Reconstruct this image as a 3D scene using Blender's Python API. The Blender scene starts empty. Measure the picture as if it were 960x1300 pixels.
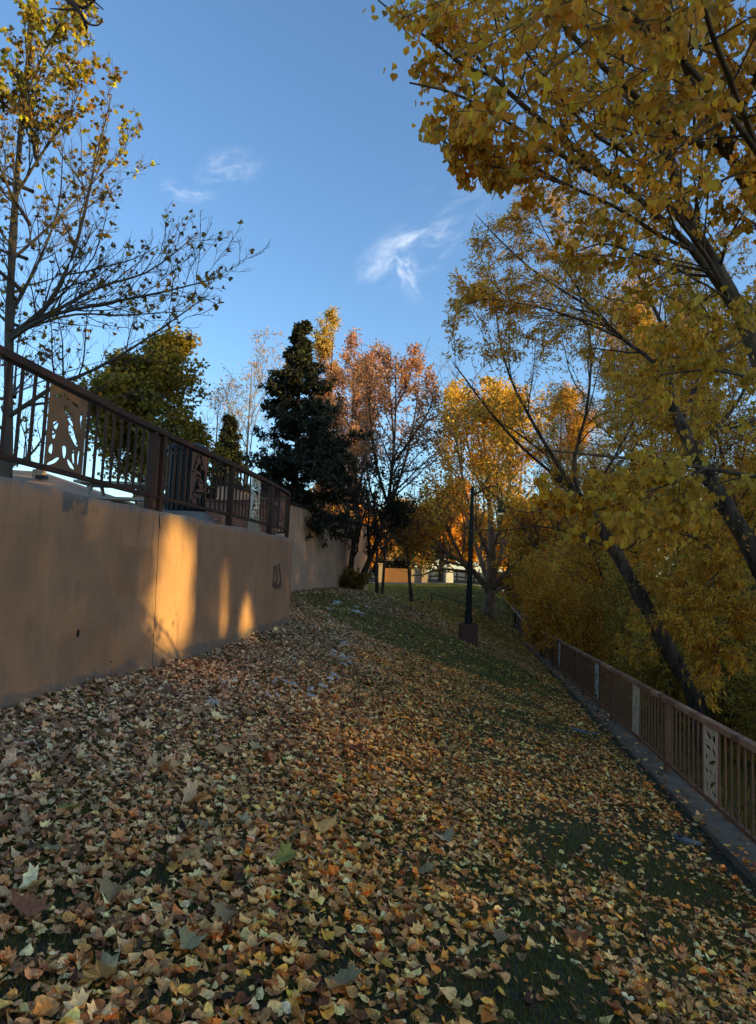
import bpy, bmesh, math, random
import numpy as np
from mathutils import Vector, Matrix

rng = np.random.default_rng(7)
random.seed(7)
sc = bpy.context.scene
col = sc.collection
PI = math.pi

# ------------------------------------------------------------------ camera
FPX = 888.0; PITCH = math.radians(5.27); ROLL = math.radians(2.4); EYE = 1.6
Fv = np.array((0, math.cos(PITCH), math.sin(PITCH)))
U0 = np.array((0, -math.sin(PITCH), math.cos(PITCH)))
Rv = np.array((math.cos(ROLL), 0, 0)) + math.sin(ROLL) * U0
Uv = np.array((-math.sin(ROLL), 0, 0)) + math.cos(ROLL) * U0

def ray(x, y):
    return Fv + (x - 480) / FPX * Rv + (640 - y) / FPX * Uv
def at(x, y, Y):
    d = ray(x, y); t = Y / d[1]
    return np.array((d[0] * t, Y, EYE + d[2] * t))
def proj(p):
    p = np.asarray(p, float) - np.array((0, 0, EYE))
    w = np.maximum(p @ Fv, 1e-3)
    return 480 + FPX * (p @ Rv) / w, 640 - FPX * (p @ Uv) / w

cam_d = bpy.data.cameras.new("camera"); cam = bpy.data.objects.new("camera", cam_d); col.objects.link(cam)
m = Matrix((( *[Rv[0], Uv[0], -Fv[0]], 0), (Rv[1], Uv[1], -Fv[1], 0), (Rv[2], Uv[2], -Fv[2], EYE), (0, 0, 0, 1)))
cam.matrix_world = m
cam_d.sensor_fit = 'VERTICAL'; cam_d.sensor_height = 36; cam_d.sensor_width = 36
cam_d.lens = FPX / 1300 * 36; cam_d.shift_y = -10 / 1300
cam_d.clip_start = .05; cam_d.clip_end = 3000
sc.camera = cam

# ------------------------------------------------------------------ light
SUN_EL = math.radians(8.5)
SUN_AZ = np.array((1.0, -0.33)); SUN_AZ /= np.linalg.norm(SUN_AZ)
SUN = np.array((SUN_AZ[0] * math.cos(SUN_EL), SUN_AZ[1] * math.cos(SUN_EL), math.sin(SUN_EL)))
sd = bpy.data.lights.new("sun", 'SUN'); so = bpy.data.objects.new("sun", sd); col.objects.link(so)
sd.energy = 3.4; sd.angle = math.radians(.5); sd.color = (1.0, .75, .25)
so.rotation_euler = Vector(SUN).to_track_quat('Z', 'Y').to_euler(); so.location = (60, -20, 30)

w = bpy.data.worlds.new("World"); sc.world = w; w.use_nodes = True
nt = w.node_tree; nt.nodes.clear()
def N(t, kind, **kw):
    n = t.nodes.new(kind)
    for k, v in kw.items(): setattr(n, k, v)
    return n
out = N(nt, 'ShaderNodeOutputWorld'); bg = N(nt, 'ShaderNodeBackground')
sky = N(nt, 'ShaderNodeTexSky'); sky.sky_type = 'NISHITA'; sky.sun_disc = False
sky.sun_elevation = SUN_EL; sky.sun_rotation = math.atan2(SUN_AZ[0], SUN_AZ[1])
sky.altitude = 1300; sky.air_density = 1.1; sky.dust_density = 1.2; sky.ozone_density = 3.0
bg.inputs[1].default_value = .15
tc = N(nt, 'ShaderNodeTexCoord')
# thin wisps of cirrus, fixed in the sky
def wisp(px, py, dx, dy, sx, sy, amt, seed):
    c = ray(px, py); c /= np.linalg.norm(c)
    a = ray(px + dx * 50, py + dy * 50); a /= np.linalg.norm(a); a = a - c * (a @ c); a /= np.linalg.norm(a)
    b = np.cross(c, a)
    def dot(v, sc_):
        n = N(nt, 'ShaderNodeVectorMath', operation='DOT_PRODUCT'); n.inputs[1].default_value = tuple(v / sc_)
        nt.links.new(tc.outputs['Generated'], n.inputs[0]); return n.outputs['Value']
    da, db, dc = dot(a, sx), dot(b, sy), dot(c, 1.0)
    cx = N(nt, 'ShaderNodeCombineXYZ'); nt.links.new(da, cx.inputs[0]); nt.links.new(db, cx.inputs[1])
    ln = N(nt, 'ShaderNodeVectorMath', operation='LENGTH'); nt.links.new(cx.outputs[0], ln.inputs[0])
    mr = N(nt, 'ShaderNodeMapRange', interpolation_type='SMOOTHSTEP'); mr.inputs[1].default_value = 1.0; mr.inputs[2].default_value = 0.0
    nt.links.new(ln.outputs['Value'], mr.inputs[0])
    no = N(nt, 'ShaderNodeTexNoise'); no.inputs['Scale'].default_value = 1.3; no.inputs['Detail'].default_value = 7
    no.inputs['Roughness'].default_value = .6; no.inputs['Distortion'].default_value = .35
    ad = N(nt, 'ShaderNodeVectorMath', operation='ADD'); ad.inputs[1].default_value = (seed, seed * 2, 0)
    nt.links.new(cx.outputs[0], ad.inputs[0]); nt.links.new(ad.outputs[0], no.inputs['Vector'])
    m2 = N(nt, 'ShaderNodeMapRange', interpolation_type='SMOOTHSTEP'); m2.inputs[1].default_value = .42; m2.inputs[2].default_value = .75
    nt.links.new(no.outputs['Fac'], m2.inputs[0])
    mu = N(nt, 'ShaderNodeMath', operation='MULTIPLY'); nt.links.new(mr.outputs[0], mu.inputs[0]); nt.links.new(m2.outputs[0], mu.inputs[1])
    fr = N(nt, 'ShaderNodeMath', operation='GREATER_THAN'); nt.links.new(dc, fr.inputs[0]); fr.inputs[1].default_value = 0
    m3 = N(nt, 'ShaderNodeMath', operation='MULTIPLY'); nt.links.new(mu.outputs[0], m3.inputs[0]); nt.links.new(fr.outputs[0], m3.inputs[1])
    m4 = N(nt, 'ShaderNodeMath', operation='MULTIPLY'); nt.links.new(m3.outputs[0], m4.inputs[0]); m4.inputs[1].default_value = amt
    return m4.outputs[0]
facs = [wisp(522, 318, 1, -.55, .10, .045, .55, 3.1), wisp(515, 345, .6, .9, .06, .03, .42, 8.3),
        wisp(292, 215, 1, -.25, .055, .03, .25, 5.2), wisp(236, 243, 1, .1, .045, .022, .25, 1.7),
        wisp(560, 270, 1, -.6, .12, .05, .16, 12.0)]
acc = facs[0]
for f_ in facs[1:]:
    mx = N(nt, 'ShaderNodeMath', operation='MAXIMUM'); nt.links.new(acc, mx.inputs[0]); nt.links.new(f_, mx.inputs[1]); acc = mx.outputs[0]
mixc = N(nt, 'ShaderNodeMix', data_type='RGBA'); mixc.inputs[7].default_value = (5.0, 4.9, 4.9, 1)
nt.links.new(acc, mixc.inputs[0])
nt.links.new(sky.outputs[0], mixc.inputs[6])
nt.links.new(mixc.outputs[2], bg.inputs[0]); nt.links.new(bg.outputs[0], out.inputs[0])
sc.view_settings.view_transform = 'Standard'; sc.view_settings.look = 'None'
sc.view_settings.exposure = 1.32; sc.view_settings.gamma = 1; sc.view_settings.use_curve_mapping = False
sc.cycles.max_bounces = 8; sc.cycles.diffuse_bounces = 6; sc.cycles.transmission_bounces = 6; sc.cycles.transparent_max_bounces = 4
try: sc.cycles.use_denoising = True
except Exception: pass

# ------------------------------------------------------------------ materials
def lin(r, g, b): return (r, g, b, 1)
def mat(name, base, rough=.8, dark=None, scale=6.0, amount=.5, bump=0.0, bscale=40.0, metallic=0.0, stretch=(1, 1, 1), detail=6):
    mt = bpy.data.materials.new(name); mt.use_nodes = True
    t = mt.node_tree; p = t.nodes['Principled BSDF']
    p.inputs['Roughness'].default_value = rough; p.inputs['Metallic'].default_value = metallic; p.inputs['Specular IOR Level'].default_value = .22
    if dark is None: dark = tuple(c * .6 for c in base)
    tcn = N(t, 'ShaderNodeTexCoord'); mp = N(t, 'ShaderNodeMapping'); mp.inputs['Scale'].default_value = stretch
    t.links.new(tcn.outputs['Object'], mp.inputs[0])
    no = N(t, 'ShaderNodeTexNoise'); no.inputs['Scale'].default_value = scale; no.inputs['Detail'].default_value = detail
    no.inputs['Roughness'].default_value = .65
    t.links.new(mp.outputs[0], no.inputs['Vector'])
    cr = N(t, 'ShaderNodeMapRange'); cr.inputs[1].default_value = .5 - amount / 2; cr.inputs[2].default_value = .5 + amount / 2
    t.links.new(no.outputs['Fac'], cr.inputs[0])
    mi = N(t, 'ShaderNodeMix', data_type='RGBA'); mi.inputs[6].default_value = (*dark, 1); mi.inputs[7].default_value = (*base, 1)
    t.links.new(cr.outputs[0], mi.inputs[0]); t.links.new(mi.outputs[2], p.inputs['Base Color'])
    if bump:
        n2 = N(t, 'ShaderNodeTexNoise'); n2.inputs['Scale'].default_value = bscale; n2.inputs['Detail'].default_value = 5
        t.links.new(mp.outputs[0], n2.inputs['Vector'])
        b = N(t, 'ShaderNodeBump'); b.inputs['Strength'].default_value = bump; b.inputs['Distance'].default_value = .02
        t.links.new(n2.outputs['Fac'], b.inputs['Height']); t.links.new(b.outputs[0], p.inputs['Normal'])
    return mt
def leaf_mat(name, trans=.35, rough=.55, spec=.3):
    mt = bpy.data.materials.new(name); mt.use_nodes = True
    t = mt.node_tree; p = t.nodes['Principled BSDF']; o = t.nodes['Material Output']
    a = N(t, 'ShaderNodeAttribute', attribute_name='tint')
    p.inputs['Roughness'].default_value = rough; p.inputs['Specular IOR Level'].default_value = spec
    t.links.new(a.outputs['Color'], p.inputs['Base Color'])
    if trans > 0:
        tr = N(t, 'ShaderNodeBsdfTranslucent'); t.links.new(a.outputs['Color'], tr.inputs[0])
        mx = N(t, 'ShaderNodeMixShader'); mx.inputs[0].default_value = trans
        t.links.new(p.outputs[0], mx.inputs[1]); t.links.new(tr.outputs[0], mx.inputs[2]); t.links.new(mx.outputs[0], o.inputs[0])
    return mt

M = {}
M['leaf'] = leaf_mat('thin_leaf', .52)
M['litter'] = leaf_mat('dry_leaf', .08, .6, .35)
_t = M['litter'].node_tree; _pb = _t.nodes['Principled BSDF']; _at = [n for n in _t.nodes if n.type == 'ATTRIBUTE'][0]
_tc = N(_t, 'ShaderNodeTexCoord'); _n1 = N(_t, 'ShaderNodeTexNoise'); _n1.inputs['Scale'].default_value = 70; _n1.inputs['Detail'].default_value = 4
_t.links.new(_tc.outputs['Object'], _n1.inputs['Vector']); _mr = N(_t, 'ShaderNodeMapRange'); _mr.inputs[1].default_value = .35; _mr.inputs[2].default_value = .65; _mr.inputs[3].default_value = .62; _mr.inputs[4].default_value = 1.12
_t.links.new(_n1.outputs['Fac'], _mr.inputs[0]); _vm = N(_t, 'ShaderNodeVectorMath', operation='SCALE'); _t.links.new(_at.outputs['Color'], _vm.inputs[0]); _t.links.new(_mr.outputs[0], _vm.inputs['Scale'])
_t.links.new(_vm.outputs[0], _pb.inputs['Base Color'])
M['needle'] = leaf_mat('needle', .1, .6)
M['grass'] = leaf_mat('grass_blade', .2, .6)
M['bark_grey'] = mat('bark_grey', (.125, .098, .073), .9, (.045, .035, .026), 9, .5, .8, 30, stretch=(1, 1, .25))
M['bark_dark'] = mat('bark_dark', (.13, .088, .058), .95, (.018, .012, .008), 9, .32, 1.0, 22, stretch=(1, 1, .3))
M['bark_brown'] = mat('bark_brown', (.12, .08, .055), .95, (.04, .026, .018), 10, .5, .9, 30, stretch=(1, 1, .3))
M['bark_cotton'] = mat('bark_cottonwood', (.15, .108, .068), .9, (.05, .036, .022), 7, .35, .6, 24, stretch=(1, 1, .35))
M['bark_pale'] = mat('bark_pale', (.30, .25, .18), .85, (.12, .095, .065), 5, .35, .5, 20, stretch=(1, 1, .4))
M['bark_plane'] = mat('bark_plane', (.30, .21, .13), .9, (.11, .075, .05), 3.5, .3, .8, 20, stretch=(1, 1, .4))
M['metal'] = mat('painted_brown_metal', (.075, .036, .022), .6, (.042, .022, .014), 14, .5, .15, 60)
M['metal_worn'] = mat('worn_brown_metal', (.50, .27, .14), .65, (.20, .085, .04), 2.2, .22, .15, 60)
M['river_metal'] = mat('weathered_brown_metal', (.27, .13, .065), .6, (.15, .07, .036), 5, .5, .15, 60)
M['tan_metal'] = mat('tan_metal', (.24, .14, .075), .55, (.17, .10, .055), 4, .4)
M['white_metal'] = mat('pale_metal', (.72, .72, .60), .5, (.5, .5, .42), 5, .5)
M['cream_metal'] = mat('cream_metal', (.78, .60, .37), .55, (.55, .40, .24), 5, .5)
M['rust_metal'] = mat('rust_metal', (.21, .11, .065), .6, (.12, .06, .035), 6, .5)
M['post_green'] = mat('dark_green_paint', (.010, .017, .012), .45, (.006, .010, .008), 6, .5)
M['lamp_white'] = bpy.data.materials.new('lamp_lens'); M['lamp_white'].use_nodes = True
_p = M['lamp_white'].node_tree.nodes['Principled BSDF']; _p.inputs['Base Color'].default_value = (.85, .85, .82, 1)
_p.inputs['Emission Color'].default_value = (1, .97, .9, 1); _p.inputs['Emission Strength'].default_value = .12
M['concrete'] = mat('grey_concrete', (.25, .25, .245), .9, (.14, .14, .14), 3, .5, .4, 60)
M['kerb'] = mat('kerb_concrete', (.26, .195, .125), .9, (.125, .096, .065), 2.5, .45, .5, 50)
M['base_red'] = mat('red_brown_concrete', (.20, .085, .055), .9, (.11, .048, .034), 6, .5, .4, 50)
M['slate'] = mat('blue_grey_stone', (.20, .215, .23), .8, (.12, .13, .14), 8, .5, .3, 60)
M['brick'] = None
M['black'] = mat('black_paint', (.02, .02, .021), .5, (.012, .012, .012), 8)
M['wood_grey'] = mat('weathered_wood', (.44, .37, .28), .85, (.30, .25, .19), 3, .5, .4, 30, stretch=(1, 6, 6))
M['cap_dark'] = mat('dark_coping', (.035, .028, .024), .9, (.018, .015, .013), 5)
M['plaza'] = mat('plaza_paving', (.40, .31, .22), .9, (.30, .23, .165), 2, .5, .3, 40)
M['tan_block'] = mat('tan_block', (.52, .40, .26), .9, (.40, .30, .19), 3, .5)
M['roof'] = mat('tan_roof', (.33, .22, .145), .9, (.25, .165, .11), 2)
M['white'] = mat('white_paint', (.75, .74, .70), .7, (.6, .58, .55), 4)
M['snow'] = mat('old_snow', (.72, .70, .66), .6, (.45, .43, .40), 30, .5, .5, 80)

# brick
mt = bpy.data.materials.new('red_brick'); mt.use_nodes = True; t = mt.node_tree; p = t.nodes['Principled BSDF']; p.inputs['Roughness'].default_value = .9
tcn = N(t, 'ShaderNodeTexCoord'); br = N(t, 'ShaderNodeTexBrick')
br.inputs['Color1'].default_value = lin(.30, .12, .06); br.inputs['Color2'].default_value = lin(.20, .075, .04); br.inputs['Mortar'].default_value = lin(.25, .2, .16)
br.inputs['Scale'].default_value = 1; br.inputs['Brick Width'].default_value = .22; br.inputs['Row Height'].default_value = .075; br.inputs['Mortar Size'].default_value = .008
cxyz = N(t, 'ShaderNodeSeparateXYZ'); cmb = N(t, 'ShaderNodeCombineXYZ'); t.links.new(tcn.outputs['Object'], cxyz.inputs[0])
ad = N(t, 'ShaderNodeMath', operation='ADD'); t.links.new(cxyz.outputs[0], ad.inputs[0]); t.links.new(cxyz.outputs[1], ad.inputs[1])
t.links.new(ad.outputs[0], cmb.inputs[0]); t.links.new(cxyz.outputs[2], cmb.inputs[1]); t.links.new(cmb.outputs[0], br.inputs['Vector']); t.links.new(br.outputs['Color'], p.inputs['Base Color'])
M['brick'] = mt

# stucco of the retaining wall: weathered tan paint with repainted rectangles, vertical brushing, scuffs near the foot
def stucco(name, base, drip):
    mt = bpy.data.materials.new(name); mt.use_nodes = True; t = mt.node_tree; p = t.nodes['Principled BSDF']; p.inputs['Roughness'].default_value = .85
    tcn = N(t, 'ShaderNodeTexCoord')
    def noise(scale, stretch, detail=6, rough=.6):
        mp = N(t, 'ShaderNodeMapping'); mp.inputs['Scale'].default_value = stretch; t.links.new(tcn.outputs['Object'], mp.inputs[0])
        no = N(t, 'ShaderNodeTexNoise'); no.inputs['Scale'].default_value = scale; no.inputs['Detail'].default_value = detail; no.inputs['Roughness'].default_value = rough
        t.links.new(mp.outputs[0], no.inputs['Vector']); return no.outputs['Fac']
    def rng_(s, a, b, c=0., d=1.):
        r_ = N(t, 'ShaderNodeMapRange'); r_.inputs[1].default_value = a; r_.inputs[2].default_value = b; r_.inputs[3].default_value = c; r_.inputs[4].default_value = d
        t.links.new(s, r_.inputs[0]); return r_.outputs[0]
    def mix(fac, a, b, blend='MIX'):
        mi = N(t, 'ShaderNodeMix', data_type='RGBA'); mi.blend_type = blend
        for s, v in ((mi.inputs[0], fac), (mi.inputs[6], a), (mi.inputs[7], b)):
            if hasattr(v, 'is_linked'): t.links.new(v, s)
            else: s.default_value = v if not isinstance(v, tuple) else (*v, 1)
        return mi.outputs[2]
    c = mix(rng_(noise(1.1, (1, 1, 1), 8), .35, .65), tuple(v * .76 for v in base), tuple(v * 1.12 for v in base))
    c = mix(rng_(noise(22, (1, 1, .05), 3), .42, .8, 0, .5), c, tuple(v * .72 for v in base))
    c = mix(rng_(noise(3.5, (1, 1, .7), 8, .7), .56, .70, 0, .6), c, tuple(v * .62 for v in base))
    c = mix(rng_(noise(60, (1, 1, 1), 3), .4, .8, 0, .3), c, tuple(v * 1.35 for v in base))
    c = mix(rng_(noise(5, (1, 1, .12), 5, .7), .60, .70, 0, .45), c, tuple(v * .5 for v in base))
    # repainted rectangle patches
    sp = N(t, 'ShaderNodeSeparateXYZ'); t.links.new(tcn.outputs['Object'], sp.inputs[0])
    def box(y0, y1, z0, z1):
        acc = None
        for o_, a_, s_ in ((1, y0, 1), (1, y1, -1), (2, z0, 1), (2, z1, -1)):
            g = rng_(sp.outputs[o_], a_ - .012 * s_, a_ + .012 * s_)
            if acc is None: acc = g
            else:
                mm = N(t, 'ShaderNodeMath', operation='MULTIPLY'); t.links.new(acc, mm.inputs[0]); t.links.new(g, mm.inputs[1]); acc = mm.outputs[0]
        return acc
    if drip == 0:
        for (y0, y1, z0, z1, f_) in ((8.05, 9.0, 1.15, 1.75, .5), (5.2, 6.55, .9, 1.85, .28), (6.9, 8.0, .4, .85, .3), (10.3, 12.9, .5, 1.9, .22), (4.2, 5.4, .5, 1.2, .2), (7.1, 8.2, 1.2, 1.95, .14), (13.6, 15.0, .7, 1.8, .16)):
            b_ = box(y0, y1, z0, z1)
            mm = N(t, 'ShaderNodeMath', operation='MULTIPLY'); t.links.new(b_, mm.inputs[0]); mm.inputs[1].default_value = f_
            m5 = N(t, 'ShaderNodeMath', operation='MULTIPLY'); t.links.new(mm.outputs[0], m5.inputs[0]); t.links.new(rng_(noise(5, (1, 1, .4), 5), .38, .6, .45, 1), m5.inputs[1])
            c = mix(m5.outputs[0], c, tuple(v * q for v, q in zip(base, (.74, .68, .62))))
        # bare grey patches along the foot and one at the top edge
        foot = rng_(sp.outputs[2], .30, .62, 1, 0)
        fz = N(t, 'ShaderNodeMath', operation='MULTIPLY'); t.links.new(foot, fz.inputs[0]); t.links.new(noise(2.2, (1, 1, 1.6), 8, .7), fz.inputs[1])
        c = mix(rng_(fz.outputs[0], .36, .46, 0, .75), c, (.17, .145, .115))
        b_ = box(6.75, 7.25, 2.02, 2.4); mm = N(t, 'ShaderNodeMath', operation='MULTIPLY'); t.links.new(b_, mm.inputs[0]); t.links.new(rng_(noise(3.2, (1, 1, 1.2), 4, .5), .47, .5), mm.inputs[1])
        c = mix(mm.outputs[0], c, (.18, .14, .105))
        dr = N(t, 'ShaderNodeMath', operation='MULTIPLY'); t.links.new(rng_(sp.outputs[2], 1.2, 2.2), dr.inputs[0]); t.links.new(rng_(noise(7, (1, 1, .035), 4, .7), .54, .70, 0, .55), dr.inputs[1])
        c = mix(dr.outputs[0], c, tuple(v * .5 for v in base))
        top = rng_(sp.outputs[2], 2.14, 2.20)
        tz = N(t, 'ShaderNodeMath', operation='MULTIPLY'); t.links.new(top, tz.inputs[0]); t.links.new(rng_(noise(6, (1, 1, 1)), .4, .6), tz.inputs[1])
        c = mix(tz.outputs[0], c, (.22, .19, .16))
    else:
        top = rng_(sp.outputs[2], 2.9, 3.85)
        st = rng_(noise(4.5, (1, 1, .05), 4), .50, .68)
        mm = N(t, 'ShaderNodeMath', operation='MULTIPLY'); t.links.new(top, mm.inputs[0]); t.links.new(st, mm.inputs[1])
        c = mix(mm.outputs[0], c, (.05, .038, .03))
        # block joints
        ad = N(t, 'ShaderNodeMath', operation='MODULO'); t.links.new(sp.outputs[2], ad.inputs[0]); ad.inputs[1].default_value = .6
        j = rng_(ad.outputs[0], .02, .0, 0, .35); c = mix(j, c, tuple(v * .6 for v in base))
        ym = N(t, 'ShaderNodeMath', operation='MODULO'); t.links.new(sp.outputs[1], ym.inputs[0]); ym.inputs[1].default_value = 1.2
        j = rng_(ym.outputs[0], .03, .0, 0, .3); c = mix(j, c, tuple(v * .6 for v in base))
    t.links.new(c, p.inputs['Base Color'])
    b = N(t, 'ShaderNodeBump'); b.inputs['Strength'].default_value = .25; b.inputs['Distance'].default_value = .01
    t.links.new(noise(70, (1, 1, 1), 5), b.inputs['Height']); t.links.new(b.outputs[0], p.inputs['Normal'])
    return mt
M['stucco'] = stucco('tan_stucco', (.44, .235, .118), 0)
M['stucco_far'] = stucco('pinkish_block', (.60, .36, .215), 1)

# ground: dark turf soil
mt = bpy.data.materials.new('turf'); mt.use_nodes = True; t = mt.node_tree; p = t.nodes['Principled BSDF']; p.inputs['Roughness'].default_value = .95
tcn = N(t, 'ShaderNodeTexCoord')
def gnoise(s, d=6):
    n = N(t, 'ShaderNodeTexNoise'); n.inputs['Scale'].default_value = s; n.inputs['Detail'].default_value = d; t.links.new(tcn.outputs['Object'], n.inputs['Vector']); return n.outputs['Fac']
def gmix(f, a, b):
    mi = N(t, 'ShaderNodeMix', data_type='RGBA')
    for s, v in ((mi.inputs[0], f), (mi.inputs[6], a), (mi.inputs[7], b)):
        if isinstance(v, tuple): s.default_value = (*v, 1)
        else: t.links.new(v, s)
    return mi.outputs[2]
def gr(s, a, b):
    r_ = N(t, 'ShaderNodeMapRange'); r_.inputs[1].default_value = a; r_.inputs[2].default_value = b; t.links.new(s, r_.inputs[0]); return r_.outputs[0]
c = gmix(gr(gnoise(.6), .35, .65), (.070, .058, .010), (.115, .092, .016))
c = gmix(gr(gnoise(25), .4, .7), (.030, .026, .008), c)
t.links.new(c, p.inputs['Base Color'])
b = N(t, 'ShaderNodeBump'); b.inputs['Strength'].default_value = .9; b.inputs['Distance'].default_value = .05; t.links.new(gnoise(35), b.inputs['Height']); t.links.new(b.outputs[0], p.inputs['Normal'])
M['turf'] = mt
M['path'] = mat('pale_path', (.42, .38, .33), .9, (.33, .30, .26), 2)
M['water'] = mat('river_water', (.06, .07, .06), .12, (.04, .05, .045), 1)

# ------------------------------------------------------------------ object helpers
def tag(o, label=None, cat=None, group=None, kind=None):
    if label: o['label'] = label
    if cat: o['category'] = cat
    if group: o['group'] = group
    if kind: o['kind'] = kind
    return o
def thing(name, label, cat, loc, group=None, rz=0):
    o = bpy.data.objects.new(name, None); col.objects.link(o); o.location = [float(v) for v in loc]; o.rotation_euler.z = rz
    o.empty_display_size = .2
    return tag(o, label, cat, group)
def np_mesh(name, V, polys, smooth=False, tint=None):
    """polys: list of int arrays (n,k). tint: (faces,3)."""
    me = bpy.data.meshes.new(name); V = np.asarray(V, np.float32)
    polys = [np.asarray(q, np.int32) for q in polys if len(q)]
    nl = sum(q.size for q in polys); npg = sum(len(q) for q in polys)
    me.vertices.add(len(V)); me.vertices.foreach_set('co', V.ravel())
    me.loops.add(nl); me.polygons.add(npg)
    me.loops.foreach_set('vertex_index', np.concatenate([q.ravel() for q in polys]))
    tot = np.concatenate([np.full(len(q), q.shape[1], np.int32) for q in polys])
    st = np.concatenate(([0], np.cumsum(tot)[:-1])).astype(np.int32)
    me.polygons.foreach_set('loop_start', st); me.polygons.foreach_set('loop_total', tot)
    if smooth: me.polygons.foreach_set('use_smooth', np.ones(npg, bool))
    if tint is not None:
        a = me.attributes.new('tint', 'FLOAT_COLOR', 'FACE')
        t4 = np.ones((npg, 4), np.float32); t4[:, :3] = tint; a.data.foreach_set('color', t4.ravel())
    me.update(calc_edges=True); me.validate()
    return me
def part(name, me, material, parent=None, label=None):
    o = bpy.data.objects.new(name, me); col.objects.link(o)
    if material and not me.materials: me.materials.append(material)
    if parent is not None: o.parent = parent
    if label: o['label'] = label
    return o

class MB:
    """collects boxes, tubes, prisms in world coordinates; build() makes ONE mesh object, shifted to its parent"""
    def __init__(s): s.V = []; s.F = []; s.n = 0
    def add(s, V, F):
        V = np.asarray(V, float); s.V.append(V)
        s.F += [tuple(int(i) + s.n for i in f) for f in F]; s.n += len(V); return s
    def box(s, c, size, rz=0, taper=1.0):
        x, y, z = [v / 2 for v in size]
        q = np.array([(-x, -y, -z), (x, -y, -z), (x, y, -z), (-x, y, -z), (-x * taper, -y * taper, z), (x * taper, -y * taper, z), (x * taper, y * taper, z), (-x * taper, y * taper, z)])
        cs, sn = math.cos(rz), math.sin(rz)
        q = np.column_stack((q[:, 0] * cs - q[:, 1] * sn, q[:, 0] * sn + q[:, 1] * cs, q[:, 2])) + np.array(c)
        return s.add(q, [(3, 2, 1, 0), (4, 5, 6, 7), (0, 1, 5, 4), (1, 2, 6, 5), (2, 3, 7, 6), (3, 0, 4, 7)])
    def lathe(s, c, prof, seg=16):
        V = []; F = []
        for (r, z) in prof:
            for k in range(seg):
                a = 2 * PI * k / seg; V.append((c[0] + r * math.cos(a), c[1] + r * math.sin(a), c[2] + z))
        for i in range(len(prof) - 1):
            for k in range(seg):
                k2 = (k + 1) % seg; F.append((i * seg + k, i * seg + k2, (i + 1) * seg + k2, (i + 1) * seg + k))
        F.append(tuple(reversed(range(seg)))); F.append(tuple((len(prof) - 1) * seg + k for k in range(seg)))
        return s.add(V, F)
    def sweep(s, pts, w, h, zc=0.0):
        """box section swept along a polyline, section upright; pts give the section's centre"""
        P = np.asarray(pts, float); n = len(P); T = np.gradient(P, axis=0); T[:, 2] = 0; T /= np.linalg.norm(T, axis=1)[:, None]
        S = np.column_stack((T[:, 1], -T[:, 0], np.zeros(n))); Z = np.array((0, 0, 1.))
        V = []
        for a, b in ((-1, -1), (1, -1), (1, 1), (-1, 1)): V.append(P + S * (a * w / 2) + Z * (b * h / 2 + zc))
        V = np.stack(V, 1).reshape(-1, 3); F = []
        for i in range(n - 1):
            for k in range(4): F.append((i * 4 + k, i * 4 + (k + 1) % 4, (i + 1) * 4 + (k + 1) % 4, (i + 1) * 4 + k))
        F.append((3, 2, 1, 0)); F.append(tuple((n - 1) * 4 + k for k in range(4)))
        return s.add(V, F)
    def tube(s, pts, r, sides=8):
        P = np.asarray(pts, float)[None]; R = np.full((1, P.shape[1]), r) if np.isscalar(r) else np.asarray(r, float)[None]
        V, Q = tubes(P, R, sides); return s.add(V, Q)
    def build(s, name, material, parent=None, label=None, bevel=0.0, smooth=False):
        V = np.concatenate(s.V)
        if parent is not None:
            mw = Matrix.Translation(parent.location) @ Matrix.Rotation(parent.rotation_euler.z, 4, 'Z')
            q = parent.parent
            if q is not None: mw = Matrix.Translation(q.location) @ Matrix.Rotation(q.rotation_euler.z, 4, 'Z') @ mw
            im = np.array(mw.inverted()); V = V @ im[:3, :3].T + im[:3, 3]
        me = bpy.data.meshes.new(name); me.from_pydata([tuple(v) for v in V], [], s.F)
        bm = bmesh.new(); bm.from_mesh(me); bmesh.ops.recalc_face_normals(bm, faces=bm.faces)
        if bevel: bmesh.ops.bevel(bm, geom=[e for e in bm.edges if len(e.link_faces) == 2 and e.calc_face_angle(0) > .6], offset=bevel, segments=2, affect='EDGES', profile=.6)
        bm.to_mesh(me); bm.free()
        if smooth:
            me.polygons.foreach_set('use_smooth', np.ones(len(me.polygons), bool))
        return part(name, me, material, parent, label)

def frames(T):
    T = T / np.maximum(np.linalg.norm(T, axis=-1, keepdims=True), 1e-9)
    ref = np.where(np.abs(T[..., 2:3]) > .9, np.array((1., 0, 0)), np.array((0, 0, 1.)))
    A = np.cross(T, ref); A /= np.maximum(np.linalg.norm(A, axis=-1, keepdims=True), 1e-9)
    return T, A, np.cross(T, A)
def tubes(P, R, sides=5):
    """P (B,K,3), R (B,K) -> verts, quads"""
    B, K = P.shape[:2]
    T = np.gradient(P, axis=1); _, A, C = frames(T)
    # keep one frame per branch to avoid twisting
    th = np.arange(sides) * 2 * PI / sides
    V = P[:, :, None] + R[:, :, None, None] * (np.cos(th)[None, None, :, None] * A[:, :, None] + np.sin(th)[None, None, :, None] * C[:, :, None])
    V = V.reshape(-1, 3)
    idx = np.arange(B * K * sides).reshape(B, K, sides)
    a = idx[:, :-1, :]; b = np.roll(a, -1, 2); c = idx[:, 1:, :]; d = np.roll(c, -1, 2)
    return V, np.stack((a, b, d, c), -1).reshape(-1, 4)
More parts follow.
